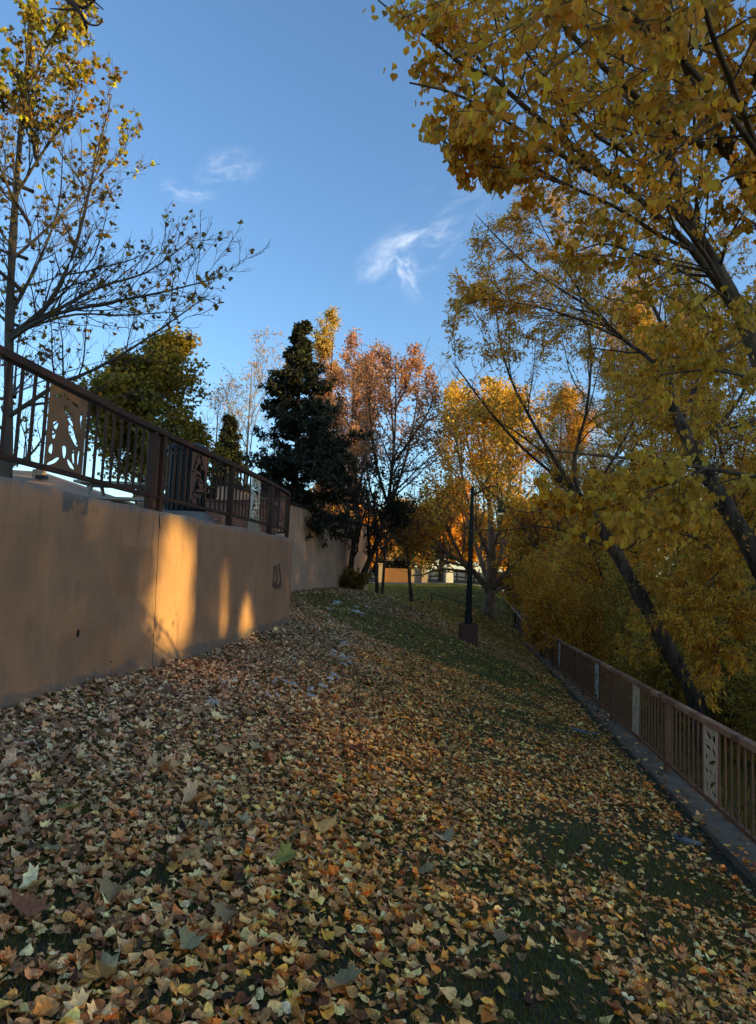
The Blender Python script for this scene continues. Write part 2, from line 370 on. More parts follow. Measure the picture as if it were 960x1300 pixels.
def resample(pts, K):
    P = np.asarray(pts, float); n = len(P)
    # catmull-rom
    E = np.vstack((2 * P[0] - P[1], P, 2 * P[-1] - P[-2])); out = []
    for s in np.linspace(0, n - 1, K):
        i = min(int(s), n - 2); u = s - i; p0, p1, p2, p3 = E[i:i + 4]
        out.append(.5 * ((2 * p1) + (-p0 + p2) * u + (2 * p0 - 5 * p1 + 4 * p2 - p3) * u * u + (-p0 + 3 * p1 - 3 * p2 + p3) * u ** 3))
    return np.array(out)

# ------------------------------------------------------------------ terrain
W_PTS = [(-3.95, -3), (-3.45, 2), (-3.2, 5), (-3.02, 7.1), (-2.85, 9.1), (-2.45, 12.1), (-2.18, 14.5), (-2.06, 16), (-2.04, 17.0), (-2.2, 17.9), (-2.7, 18.7), (-3.5, 19.4), (-4.45, 19.9)]
WALL = resample(np.array([(a, b, 0) for a, b in W_PTS]), 120)
FENCE = lambda Y: np.array((4.16 + .1475 * (Y - 7.75), Y, -.1 - .033 * (Y - 7.75)))   # top rail
KERB_Z = lambda Y: -.1 - .033 * (Y - 7.75) - 1.15
ctrl = [(-3.6, -3, .55), (-3.3, 2, .45), (-3.1, 5.2, .30), (-3.0, 7, .26), (-2.85, 9.1, .18), (-2.45, 12.1, .20), (-2.1, 15.5, .22), (-2.05, 17.2, .24), (-2.8, 19, .3), (-4.4, 20, .4),
        (-3.1, 26, .60), (-1.6, 32, .58), (-.4, 38, .35), (-.87, 33, .56), (.13, 31, .50), (2.05, 38, -.12), (3.37, 25, -.84), (7.1, 43, -.98), (0.3, 62, .24), (4.3, 60, .36), (8.6, 55, .20),
        (0, 0, 0), (.1, 3, -.1), (1.6, 3, -.42), (-1.3, 2.6, .12), (6.2, 48, -1.5), (9.1, 50, -1.7), (-8, 45, .6), (-6, 62, .3), (0, 52, .05), (3, 47, -.7),
        (0, 9, -.42), (0, 16, -.30), (.3, 22, -.22), (9.8, 62, .4), (20, 75, .6), (-10, 75, .4), (5, 90, .5)]
for Y in (-4, 0, 4, 7.75, 11, 15, 20, 25, 30, 36, 42):
    f_ = FENCE(Y); k = KERB_Z(Y) - .05
    ctrl += [(f_[0] - .45, Y, k), (f_[0] + .4, Y, k - .1), (f_[0] + 5, Y, k - 1.1), (f_[0] + 11, Y, k - 1.7)]
for Y in (-8, 30, 70): ctrl += [(40, Y, -2.5)]
ctrl += [(15, 55, -1.8), (-30, 10, 1), (-30, 60, 1), (0, -10, .1), (14, 62, -.6)]
CT = np.array(ctrl, float)
def tps_k(d): return np.where(d > 1e-9, d * d * np.log(np.maximum(d, 1e-9)), 0)
_n = len(CT); _K = tps_k(np.linalg.norm(CT[:, None, :2] - CT[None, :, :2], axis=-1)) + np.eye(_n) * .6
_Pm = np.column_stack((np.ones(_n), CT[:, :2])); _A = np.zeros((_n + 3, _n + 3)); _A[:_n, :_n] = _K; _A[:_n, _n:] = _Pm; _A[_n:, :_n] = _Pm.T
_sol = np.linalg.solve(_A, np.concatenate((CT[:, 2], np.zeros(3))))
def ground(x, y):
    x = np.asarray(x, float); y = np.asarray(y, float); sh = x.shape; q = np.column_stack((x.ravel(), y.ravel()))
    z = np.zeros(len(q))
    for i in range(0, len(q), 20000):
        s = q[i:i + 20000]; z[i:i + 20000] = tps_k(np.linalg.norm(s[:, None] - CT[None, :, :2], axis=-1)) @ _sol[:_n] + _sol[_n] + s @ _sol[_n + 1:]
    far = np.clip((np.maximum(np.abs(q[:, 0]) - 25, np.maximum(q[:, 1] - 72, -q[:, 1] - 8)) / 20), 0, 1); far = far * far * (3 - 2 * far)
    z = np.clip(z, -3.4, 2.0) * (1 - far) + .3 * far
    z = z + .025 * np.sin(q[:, 0] * 2.3 + q[:, 1] * .7) * np.sin(q[:, 1] * 1.9 - q[:, 0]) * (1 - far)
    return z.reshape(sh)
def on_ground(px, py):
    d = ray(px, py); ts = np.linspace(1.5, 90, 6000); x = d[0] * ts; y = d[1] * ts; z = EYE + d[2] * ts
    g = ground(x, y); k = np.argmax(z < g); return np.array((x[k], y[k], g[k]))
def axis(parts):
    return np.unique(np.concatenate([np.linspace(a, b, n) for a, b, n in parts]).round(4))
gx = axis([(-900, -60, 8), (-60, -12, 14), (-12, -4, 16), (-4, 12, 65), (12, 30, 19), (30, 60, 8), (60, 900, 8)])
gy = axis([(-400, -20, 6), (-20, 0, 12), (0, 32, 110), (32, 66, 70), (66, 110, 16), (110, 1500, 14)])
GX, GY = np.meshgrid(gx, gy); GZ = ground(GX, GY)
idx = np.arange(GX.size).reshape(GX.shape)
quads = np.stack((idx[:-1, :-1], idx[:-1, 1:], idx[1:, 1:], idx[1:, :-1]), -1).reshape(-1, 4)
g = part('ground', np_mesh('ground', np.column_stack((GX.ravel(), GY.ravel(), GZ.ravel())), [quads], True), M['turf'])
tag(g, 'dark green lawn sloping down from the tan wall to the fence', 'ground', kind='structure')

# ------------------------------------------------------------------ leaf and branch tools
T_POPLAR = (np.array([(0, .05, 0), (.20, 0, .03), (.40, .10, .06), (.48, .30, .07), (.38, .54, .05), (.17, .78, .0), (0, 1.02, -.08), (-.17, .78, .0), (-.38, .54, .05), (-.48, .30, .07), (-.40, .10, .06), (-.20, 0, .03), (0, .42, -.04)]),
            [(0, 1, 2, 12), (12, 2, 3, 4), (12, 4, 5, 6), (12, 6, 7, 8), (12, 8, 9, 10), (12, 10, 11, 0)])
T_OVAL = (np.array([(0, 0, 0), (.36, .3, .07), (.22, .75, .02), (0, 1, -.07), (-.22, .75, .02), (-.36, .3, .07)]), [(0, 1, 2, 3), (0, 3, 4, 5)])
T_LANCE = (np.array([(0, 0, 0), (.13, .38, .02), (0, 1, -.12), (-.13, .38, .02)]), [(0, 1, 2, 3)])
T_CARD = (np.array([(0, 0, 0), (.4, .4, .1), (0, 1, -.1), (-.4, .4, .1)]), [(0, 1, 2, 3)])
_pl = [(0, .02), (.2, .02), (.54, -.08), (.50, .12), (.72, .36), (.50, .42), (.46, .70), (.26, .68), (.13, .86), (0, 1.02), (-.13, .86), (-.26, .68), (-.46, .70), (-.50, .42), (-.72, .36), (-.50, .12), (-.54, -.08), (-.2, .02)]
def plane_tpl(curl, fold):
    v = [(x, y, curl * (x * x * 1.6 + (y - .45) ** 2 * 1.2) + fold * abs(x)) for x, y in _pl] + [(0, .35, 0.0)]
    n = len(_pl); return np.array(v), [(n, i, (i + 1) % n) for i in range(n)]
T_PLANE = plane_tpl(.3, .15)
def bent(tpl, curl, fold, twist=0):
    v = tpl[0].copy(); v[:, 2] += curl * (v[:, 1] - .4) ** 2 + fold * np.abs(v[:, 0]) + twist * v[:, 0] * (v[:, 1] - .3)
    return v, tpl[1]
def unit(v): return v / np.maximum(np.linalg.norm(v, axis=-1, keepdims=True), 1e-9)
def leaf_arrays(tpls, pos, ax, nr, size, cols, wid=None):
    """returns V, list of polys, tints; each leaf picks one of the templates"""
    n = len(pos); ax = unit(ax); sd = unit(np.cross(ax, nr)); nn = np.cross(sd, ax)
    pick = rng.integers(0, len(tpls), n); V = []; polys = {}; tints = {}; base = 0
    for k, (tv, tf) in enumerate(tpls):
        s = np.where(pick == k)[0]
        if not len(s): continue
        q = (pos[s, None] + size[s, None, None] * (tv[None, :, 0:1] * sd[s, None] + tv[None, :, 1:2] * ax[s, None] + tv[None, :, 2:3] * nn[s, None]))
        V.append(q.reshape(-1, 3)); off = base + np.arange(len(s))[:, None] * len(tv)
        for f in tf:
            polys.setdefault(len(f), []).append(off + np.array(f)[None]); tints.setdefault(len(f), []).append(cols[s])
        base += len(s) * len(tv)
    P_ = [np.concatenate(polys[k]) for k in sorted(polys)]; t_ = np.concatenate([np.concatenate(tints[k]) for k in sorted(polys)])
    return np.concatenate(V), P_, t_
WARM = np.array((1.38, 1.08, .62))
def palette(n, cols, wts, jit=.18):
    cols = np.array(cols, float); w_ = np.array(wts, float); w_ /= w_.sum()
    c = cols[rng.choice(len(cols), n, p=w_)]
    return np.clip(c * WARM * (1 + jit * rng.standard_normal((n, 1))) * (1 + .07 * rng.standard_normal((n, 3))), .004, .9)
def spawn(P, R, n, t0=.25, t1=1., ang=(.5, .9), lr=.5, rr=.5, K=5, up=.0, wob=.12, taper=.3, lvar=.35, tipshort=.5, minr=.003, flat=0.):
    B, K0 = P.shape[:2]; seg = np.linalg.norm(np.diff(P, axis=1), axis=-1); L = seg.sum(1)
    t_ = t0 + (t1 - t0) * (np.arange(n)[None] + rng.random((B, n))) / n
    s = np.clip(t_ * (K0 - 1), 0, K0 - 1 - 1e-6); i = s.astype(int); u = (s - i)[..., None]; bi = np.arange(B)[:, None]
    pos = P[bi, i] * (1 - u) + P[bi, i + 1] * u; rad = R[bi, i] * (1 - u[..., 0]) + R[bi, i + 1] * u[..., 0]
    T = unit(P[bi, i + 1] - P[bi, i]); _, A, C = frames(T); az = rng.random((B, n, 1)) * 2 * PI + np.arange(n)[None, :, None] * 2.4
    nrm = np.cos(az) * A + np.sin(az) * C
    if flat: nrm[..., 2] *= (1 - flat); nrm = unit(nrm)
    a = (ang[0] + (ang[1] - ang[0]) * rng.random((B, n, 1)))
    d = unit(np.cos(a) * T + np.sin(a) * nrm + np.array((0, 0, up * .6)))
    ln = L[:, None] * lr * (1 - tipshort * (t_ - t0) / max(t1 - t0, 1e-6)) * (1 + lvar * (rng.random((B, n)) * 2 - 1))
    pos = pos.reshape(-1, 3); d = d.reshape(-1, 3); ln = ln.ravel(); r0 = np.maximum((rad * rr).ravel(), minr)
    return shoot(pos, d, ln, r0, K, up, wob, taper, minr)
def shoot(pos, d, ln, r0, K=5, up=0., wob=.12, taper=.3, minr=.003):
    out = np.zeros((len(pos), K, 3)); out[:, 0] = pos; d = unit(d)
    for k in range(1, K):
        d = unit(d + wob * rng.standard_normal(d.shape) + np.array((0, 0, up)) / K)
        out[:, k] = out[:, k - 1] + d * (ln / (K - 1))[:, None]
    R = np.maximum(r0[:, None] * (1 - (1 - taper) * np.linspace(0, 1, K)[None]), minr)
    return out, R
def limbs(specs, K=14):
    """specs: list of (list of points, r0, r1)"""
    P = np.stack([resample(p_, K) for p_, _, _ in specs]); R = np.stack([np.linspace(a, b, K) for _, a, b in specs]); return P, R
def px_limb(pts):   # (x, y, depth)
    return [at(*q) for q in pts]
def merge(parts):
    V = []; Q = []; n = 0
    for v, q in parts: V.append(v); Q.append(q + n); n += len(v)
    return np.concatenate(V), np.concatenate(Q)
def branch_mesh(levels, sides):
    return merge([tubes(P, R, s) for (P, R), s in zip(levels, sides)])
def on_twigs(P, n, t0=.1):
    B, K = P.shape[:2]; t_ = t0 + (1 - t0) * rng.random((B, n)); s = np.clip(t_ * (K - 1), 0, K - 1 - 1e-6); i = s.astype(int); u = (s - i)[..., None]; bi = np.arange(B)[:, None]
    pos = P[bi, i] * (1 - u) + P[bi, i + 1] * u; T = unit(P[bi, i + 1] - P[bi, i]); return pos.reshape(-1, 3), T.reshape(-1, 3)
def leaf_pose(T, droop=.6, spread=.8, nup=.4):
    n = len(T); ax = unit(T * .6 + spread * rng.standard_normal((n, 3)) * .6 + np.array((0, 0, -droop))); nr = rng.standard_normal((n, 3)) + np.array((0, 0, nup)); return ax, nr

# sun patches on the wall: leaves cut out of crowns in the patches' shape
def wall_hit(p):
    """where the sun ray through p meets the retaining wall plane (y, z)"""
    t_ = (p[:, 0] + 2.75) / SUN[0]; return p[:, 1] - SUN[1] * t_, p[:, 2] - SUN[2] * t_
def gap_keep(p, wide=0.0):
    y, z = wall_hit(p); h = np.column_stack((np.interp(y, WALL[:100, 1], WALL[:100, 0]), y, z)); x_, y_ = proj(h)
    st = np.sin((x_ - .28 * y_) * .42 + 1.2 * np.sin(y_ * .09)) * .5 + np.sin((x_ + .15 * y_) * .23 + 2) * .5
    c = np.interp(y_, [660, 700, 760, 800, 850], [222, 224, 216, 216, 212]); hw = np.interp(y_, [640, 665, 700, 740, 790, 815, 832], [0, 14, 24, 28, 30, 24, 0])
    hw = hw + wide * (hw > 1); st = st * (.4 if wide else 1)
    v = np.clip((hw - np.abs(x_ - c)) / 9 + .55 * st, 0, 1) * (hw > 1)
    v = np.maximum(v, .9 * np.clip((np.interp(y_, [700, 730, 790, 815], [0, 5, 7, 0]) + wide * .5 - np.abs(x_ - 287 - .05 * (760 - y_))) / 5 + .5 * st, 0, 1) * (y_ > 705) * (y_ < 812) * (np.abs(x_ - 287) < 9))
    v = np.maximum(v, np.clip((np.interp(y_, [755, 775, 810, 824], [0, 5, 9, 4]) + wide * .8 - np.abs(x_ - 315)) / 4 + .3 * st, 0, 1) * (y_ > 750) * (y_ < 812) * (np.abs(x_ - 315) < 11 + wide))
    return rng.random(len(p)) > np.clip(v, 0, 1.0 if wide else .55)

def make_tree(name, label, cat, base, levels, sides, bark, leafspec, group=None, trunk_levels=1, gaps=False, mlist=None):
    """levels: list of (P,R); first trunk_levels make the trunk part, the rest the branches; leafspec list of dicts"""
    t_ = thing(name, label, cat, base, group); b0 = np.array(base, float)
    if levels[0][0].shape[1] >= 16:
        P0, R0 = levels[0]; kn = np.clip(1 + .10 * rng.standard_normal(R0.shape), .8, 1.3); levels = [(P0, R0 * kn)] + list(levels[1:])
    V, Q = branch_mesh(levels[:trunk_levels], sides[:trunk_levels]); part('trunk', np_mesh('trunk', V - b0, [Q], True), bark, t_)
    if len(levels) > trunk_levels:
        V, Q = branch_mesh(levels[trunk_levels:], sides[trunk_levels:]); part('branches', np_mesh('branches', V - b0, [Q], True), bark, t_)
    VV = []; PP = {}; TT = {}; off = 0
    for s in leafspec:
        pos, ax, nr, size, cols = s['pos'], s['ax'], s['nr'], s['size'], s['cols']
        if gaps:
            k = gap_keep(pos); pos, ax, nr, size, cols = pos[k], ax[k], nr[k], size[k], cols[k]
        V, P_, tt = leaf_arrays(s['tpl'], pos, ax, nr, size, cols); VV.append(V); i = 0
        for q in P_:
            PP.setdefault(q.shape[1], []).append(q + off); TT.setdefault(q.shape[1], []).append(tt[i:i + len(q)]); i += len(q)
        off += len(V)
    if VV:
        ks = sorted(PP); me = np_mesh('crown', np.concatenate(VV) - b0, [np.concatenate(PP[k]) for k in ks], False, np.concatenate([np.concatenate(TT[k]) for k in ks]))
        part('crown', me, leafspec[0].get('mat', M['leaf']), t_)
    return t_
def leaves(P, n, size, cols, wts, tpl, droop=.6, spread=.8, t0=.1, nup=.4, keep=None, jit=.18, sizevar=.3, mat_=None, colfn=None, pjit=.35):
    pos, T = on_twigs(P, n, t0)
    pos = pos + rng.standard_normal(pos.shape) * size * pjit
    if keep is not None:
        k = keep(pos); pos, T = pos[k], T[k]
    ax, nr = leaf_pose(T, droop, spread, nup); m_ = len(pos)
    c = palette(m_, cols, wts, jit)
    if colfn is not None: c = colfn(pos, c)
    d = dict(pos=pos, ax=ax, nr=nr, size=size * (1 + sizevar * (rng.random(m_) * 2 - 1)), cols=c, tpl=tpl)
    if mat_: d['mat'] = mat_
    return d
# ================================================================== THE RETAINING WALL AND TERRACE
WT = 2.23
def wall_at(Y):
    k = np.argmin(np.abs(WALL[:100, 1] - Y)); k = max(1, min(k, 98)); T = unit(WALL[k + 1, :2] - WALL[k - 1, :2])
    x = np.interp(Y, WALL[:100, 1], WALL[:100, 0]); return np.array((x, Y)), T
rw = thing('retaining_wall', 'tan stucco retaining wall curving along the left of the lawn', 'wall', (-3.0, 8, .1))
# face: densely divided so the ragged lip can be a little uneven
n = 240; WL = resample(WALL, n); T = np.gradient(WL, axis=0); T = unit(T); S = np.column_stack((T[:, 1], -T[:, 0], np.zeros(n)))   # to the right = outward
zs = [-.4, .2, .6, 1.0, 1.4, 1.8, 2.1, WT - .02, WT, WT, WT, .8]
of = [0, 0, 0, 0, 0, 0, 0, 0, -.018, -.16, -.30, -.30]
lip = .012 * np.convolve(rng.standard_normal(n + 8), np.ones(9) / 3, 'valid')
V = np.stack([WL + S * o_ + np.array((0, 0, 1.)) * z_ + (np.array((0, 0, 1.)) * lip[:, None] if i in (7, 8) else 0) for i, (z_, o_) in enumerate(zip(zs, of))], 1)
idx = np.arange(n * len(zs)).reshape(n, len(zs)); Q = np.stack((idx[:-1, :-1], idx[:-1, 1:], idx[1:, 1:], idx[1:, :-1]), -1).reshape(-1, 4)
me = np_mesh('wall_face', V.reshape(-1, 3) - np.array(rw.location), [Q], False)
wf = part('wall_face', me, M['stucco'], rw)
# texture space of the wall is written in world metres
wf.data.transform(Matrix.Translation(rw.location)); wf.location = -rw.location
def on_wall(px, py):
    d = ray(px, py); o_ = np.array((0, 0, EYE)); best = None
    for k in range(1, 100):
        a, b = WALL[k - 1], WALL[k]; e = b - a; den = d[0] * e[1] - d[1] * e[0]
        if abs(den) < 1e-9: continue
        t_ = (a[0] * e[1] - a[1] * e[0]) / den; u = (d[1] * t_ - a[1]) / e[1] if abs(e[1]) > 1e-6 else -1
        if t_ > 0 and 0 <= u <= 1:
            T_ = unit(e); return o_ + d * t_, T_
    return None
# control joint, weep holes and the dark dancing-figure mark
def wall_strip(pts, wd, name, mm, th=.006):
    mb = MB(); P_ = []
    for q in pts:
        p_, T_ = on_wall(*q); P_.append((p_, T_))
    for i in range(len(P_) - 1):
        (a, Ta), (b_, Tb) = P_[i], P_[i + 1]; nrm = np.array((Ta[1], -Ta[0], 0)); dr = unit(b_ - a); sd_ = np.cross(dr, nrm) * wd / 2
        q = [a - sd_ - nrm * .01, a + sd_ - nrm * .01, b_ + sd_ - nrm * .01, b_ - sd_ - nrm * .01]; q2 = [v + nrm * (.01 + th) for v in q]
        mb.add(q + q2, [(0, 1, 2, 3), (7, 6, 5, 4), (0, 4, 5, 1), (1, 5, 6, 2), (2, 6, 7, 3), (3, 7, 4, 0)])
    return mb
M['joint'] = mat('dark_joint', (.05, .032, .02), .95, (.03, .02, .014), 20)
wall_strip([(203, 652), (200, 715), (196.5, 780), (193, 851)], .010, 'joint', None, .002).build('control_joint', M['joint'], rw)
wall_strip([(203, 652), (202, 662), (203.5, 672)], .02, 'j', None, .003).build('crack', M['joint'], rw)
for (px, py, r_) in ((99, 804, .035), (299, 776, .02), (141, 840, .012)):
    p_, T_ = on_wall(px, py); nrm = np.array((T_[1], -T_[0], 0)); U_ = np.array((T_[0], T_[1], 0))
    mb = MB(); k_ = 12; ring = [p_ + nrm * .004 + r_ * (math.cos(a) * U_ * .8 + math.sin(a) * np.array((0, 0, 1.2))) for a in np.arange(k_) * 2 * PI / k_]
    mb.add([q - nrm * .02 for q in ring] + ring, [tuple(range(k_))[::-1], tuple(k_ + i for i in range(k_))] + [(i, (i + 1) % k_, k_ + (i + 1) % k_, k_ + i) for i in range(k_)])
    mb.build('weep_hole', M['cap_dark'], rw)
mk = MB()
for stroke, wd in (([(346.5, 741), (348, 731), (347.5, 722), (351, 719.5)], .10), ([(350, 743), (351.5, 733), (351, 723)], .12), ([(354.5, 744), (356, 736), (355.5, 727), (353.5, 721), (355, 717.5)], .09), ([(346, 741), (350, 744), (355, 744.5)], .10), ([(357, 738), (357, 745)], .04)):
    m_ = wall_strip(stroke, wd, 'm', None, .012)
    for v, in zip(m_.V): pass
    for v in m_.V: mk.V.append(v)
    mk.F += [tuple(i + mk.n for i in f) for f in m_.F]; mk.n += m_.n
mk.build('wall_emblem', M['rust_metal'], rw, 'dark leaping figure mark on the wall near its far end')

# terrace paving behind the wall
tp = [tuple(WALL[k, :2] + np.array((-.28, 0))) for k in range(0, 104, 3)] + [(-4.4, 20.2)] + [(-4.05, 22), (-3.3, 26), (-2.2, 30.6), (-.7, 37.6), (-3, 46), (-12, 52), (-60, 56), (-60, -12), (-4.6, -12)]
bm = bmesh.new(); vs = [bm.verts.new((a, b, 2.10)) for a, b in tp]; bm.faces.new(vs)
r_ = bmesh.ops.extrude_face_region(bm, geom=bm.faces[:]); bmesh.ops.translate(bm, vec=(0, 0, -1.9), verts=[v for v in r_['geom'] if isinstance(v, bmesh.types.BMVert)])
bmesh.ops.recalc_face_normals(bm, faces=bm.faces); me = bpy.data.meshes.new('terrace'); bm.to_mesh(me); bm.free()
tag(part('terrace', me, M['plaza']), 'paved terrace level behind the tan wall', 'terrace', kind='structure')

# far block wall
fw = thing('block_wall', 'pinkish block wall with dark streaked coping behind the forked tree', 'wall', (-3, 26, .5))
A_, B_ = np.array((-4.4, 20.2)), np.array((-.38, 38.0)); d_ = unit(B_ - A_); nn_ = np.array((-d_[1], d_[0]))
mb = MB(); L_ = np.linalg.norm(B_ - A_); c_ = (A_ + B_) / 2 + nn_ * .15
mb.box((c_[0], c_[1], 1.75), (L_, .3, 4.1), math.atan2(d_[1], d_[0])); w_ = mb.build('wall_panel', M['stucco_far'], fw)
w_.data.transform(Matrix.Translation(fw.location)); w_.location = -fw.location
MB().box((c_[0], c_[1], 3.86), (L_ + .1, .42, .12), math.atan2(d_[1], d_[0])).build('coping', M['cap_dark'], fw, bevel=.015)

# ================================================================== RAILINGS
def blob(cx, cy, rx, ry, rot, seed, k=14):
    r_ = random.Random(seed); ph = [r_.uniform(0, 6.28) for _ in range(3)]
    pts = []
    for i in range(k):
        a = 2 * PI * i / k; q = 1 + .22 * math.sin(2 * a + ph[0]) + .14 * math.sin(3 * a + ph[1])
        x, y = rx * q * math.cos(a), ry * q * math.sin(a); pts.append((cx + x * math.cos(rot) - y * math.sin(rot), cy + x * math.sin(rot) + y * math.cos(rot)))
    return pts
def paw(x, y, k, r=0):
    c, n_ = math.cos(r), math.sin(r); q = [(0, 0, .095, .042)] + [(dx, dy, .030, .020) for dx, dy in ((-.11, .062), (-.04, .085), (.04, .085), (.11, .062))]
    return [(x + (a * c - b * n_ * .7) * k, y + (a * n_ + b * c) * k, rx * k, ry * k, r, int(x * 90 + y * 700) + m_) for m_, (a, b, rx, ry) in enumerate(q)]
def bird(x, y, k, s):
    return [(x, y, .15 * k, .034 * k, .15 * s, 5), (x + .17 * s * k, y + .035 * k, .045 * k, .024 * k, .3, 8), (x - .05 * s * k, y - .055 * k, .018 * k, .034 * k, .2, 3), (x + .06 * s * k, y - .055 * k, .018 * k, .034 * k, -.2, 4)]
PANEL_CUTS = {
 'tracks': [(.22, .08, .12, .026, .35, 1), (.66, .10, .10, .028, -.55, 2), (.13, .22, .036, .07, -.25, 3), (.47, .24, .040, .09, .3, 4), (.72, .21, .034, .07, .1, 5), (.86, .22, .026, .075, -.05, 6), (.17, .40, .034, .05, 0, 7), (.20, .53, .05, .055, .2, 8),
            (.66, .48, .15, .055, -.55, 9), (.50, .71, .16, .045, -.55, 10), (.86, .72, .03, .10, 0, 11), (.20, .90, .08, .026, .4, 12), (.42, .92, .06, .026, -.3, 13), (.66, .88, .08, .022, -.2, 14)],
 'figures': paw(.30, .08, 1.3, .2) + bird(.55, .27, 1.5, 1) + paw(.62, .40, 1.25, -.3) + bird(.42, .60, 1.5, -1) + [(.30, .75, .06, .045, .2, 28), (.70, .74, .13, .03, -.2, 29)] + paw(.42, .86, 1.3, .1),
 'bars': [(.26, .10, .14, .030, .1, 41), (.74, .13, .055, .085, .1, 42), (.36, .22, .19, .034, -.35, 43), (.22, .35, .05, .055, .3, 44), (.50, .37, .09, .030, .1, 46), (.78, .36, .07, .035, -.2, 45), (.40, .52, .25, .026, -.12, 48), (.78, .56, .06, .045, 0, 47), (.28, .68, .12, .040, .4, 50), (.64, .70, .14, .032, .1, 51), (.26, .86, .10, .05, -.3, 52), (.62, .88, .18, .034, .25, 53)]}
def panel_mesh(kind, w, h, th, slope):
    cu = bpy.data.curves.new('p', 'CURVE'); cu.dimensions = '2D'; cu.fill_mode = 'BOTH'; cu.extrude = th / 2
    def spl(pts):
        s = cu.splines.new('POLY'); s.points.add(len(pts) - 1)
        for q, (x, y) in zip(s.points, pts): q.co = (x, y, 0, 1)
        s.use_cyclic_u = True
    spl([(-w / 2, 0), (w / 2, 0), (w / 2, h), (-w / 2, h)])
    for cx, cy, rx, ry, rot, sd_ in PANEL_CUTS[kind]: spl([(x * w - w / 2, y * h) for x, y in blob(cx, cy, rx * 1.1, ry * 1.1, rot, sd_)])
    o_ = bpy.data.objects.new('p', cu); col.objects.link(o_); dg = bpy.context.evaluated_depsgraph_get()
    me = bpy.data.meshes.new_from_object(o_.evaluated_get(dg)); bpy.data.objects.remove(o_); bpy.data.curves.remove(cu)
    me.name = 'panel'; me.materials.clear()
    me.transform(Matrix(((1, 0, 0, 0), (0, 0, -1, 0), (slope, 1, 0, 0), (0, 0, 0, 1)))); return me
def box_mesh(name, sx, sy, sz, slope=0):
    bm = bmesh.new(); bmesh.ops.create_cube(bm, size=1); bmesh.ops.scale(bm, vec=(sx, sy, sz), verts=bm.verts); bmesh.ops.translate(bm, vec=(0, 0, sz / 2), verts=bm.verts)
    bmesh.ops.bevel(bm, geom=bm.edges[:], offset=min(sx, sy) * .1, segments=1, affect='EDGES')
    me = bpy.data.meshes.new(name); bm.to_mesh(me); bm.free(); return me
def railing(root, fn, s0, s1, posts, panels, gap, height, bot, mrail, bar=.03, step=.205, mm_=None):
    mm_ = mm_ or M['metal']
    """fn(s) -> point on top-rail centre line; the children follow it"""
    base = np.array(root.location); ss = np.linspace(s0, s1, max(2, int((s1 - s0) / .4) + 1)); pts = np.array([fn(s) for s in ss])
    MB().sweep(pts - np.array((0, 0, .04)), .105, .075).build('top_rail', mrail, root, bevel=.008)
    MB().sweep(pts - np.array((0, 0, height - bot)), .055, .05).build('bottom_rail', mm_, root, bevel=.005)
    bm_ = box_mesh('baluster', bar, bar * .8, height - bot - .10); pm_ = box_mesh('post', .10, .10, height - .078)
    def put(nm, me, s, dz, mm, lab=None):
        p_ = fn(s); q_ = fn(s + .05); a = math.atan2(q_[1] - p_[1], q_[0] - p_[0])
        o_ = part(nm, me, mm, root, lab); o_.location = Vector(p_ - base) + Vector((0, 0, dz)); o_.rotation_euler.z = a; return o_
    for s in posts: put('post', pm_, s, -height, mm_)
    for s, wd, kind, mm, lab in panels:
        p_, q_ = fn(s), fn(s + .1); sl = (q_[2] - p_[2]) / .1
        put('panel', panel_mesh(kind, wd, height - bot - .12, .006, sl), s, -height + bot + .02, mm, lab)
    n_ = 0; s = s0 + step / 2
    spots = []
    while s < s1:
        if all(abs(s - q) > .1 for q in posts) and all(abs(s - q[0]) > q[1] / 2 + .03 for q in panels): spots.append(s)
        s += step
    for s in spots[:100]: put('baluster', bm_, s, -height + bot + .02, mm_)
    if len(spots) > 100:
        mb = MB()
        for s in spots[100:]:
            p_ = fn(s); mb.box(p_ + np.array((0, 0, -height / 2 + bot / 2 - .02)), (bar, bar, height - bot - .1))
        o_ = mb.build('baluster_row', mm_, root); o_['kind'] = 'stuff'
# left railing along the wall, parameter = arc length of the wall line moved in by 0.13
WI = WL - S * .0; WI = WL - S * .15
cum = np.concatenate(([0], np.cumsum(np.linalg.norm(np.diff(WI[:, :2], axis=0), axis=1))))
def left_fn(s):
    return np.array((np.interp(s, cum, WI[:, 0]), np.interp(s, cum, WI[:, 1]), 3.35))
def sY(Y): 
    k = np.argmax(WI[:, 1] > Y); return float(np.interp(Y, WI[:k + 1, 1], cum[:k + 1]))
lr_ = thing('terrace_railing', 'dark brown metal railing with cut-out panels standing on the tan wall', 'railing', (-3.0, 9, 2.23))
railing(lr_, left_fn, sY(2.2), sY(17.6) + 3.2, [sY(2.4), sY(5.75), sY(9.12), sY(9.42), sY(12.2), sY(14.9), sY(17.1), sY(17.6) + 1.4],
        [(sY(4.0), .6, 'bars', M['tan_metal'], None), (sY(7.0), .72, 'tracks', M['tan_metal'], 'tan panel with animal track cut-outs'), (sY(10.75), .62, 'figures', M['rust_metal'], 'rusty brown panel with figure cut-outs'), (sY(13.7), .6, 'figures', M['white_metal'], 'pale grey panel with cut-outs'), (sY(16.1), .6, 'bars', M['rust_metal'], None)],
        0, 1.12, .20, M['metal'], .03)
# flat cover plate between the twin posts
p_, T_ = wall_at(9.27); MB().box((p_[0] - .16, 9.27, 2.78), (.016, .22, .98), 0).build('cover_plate', M['rust_metal'], lr_)

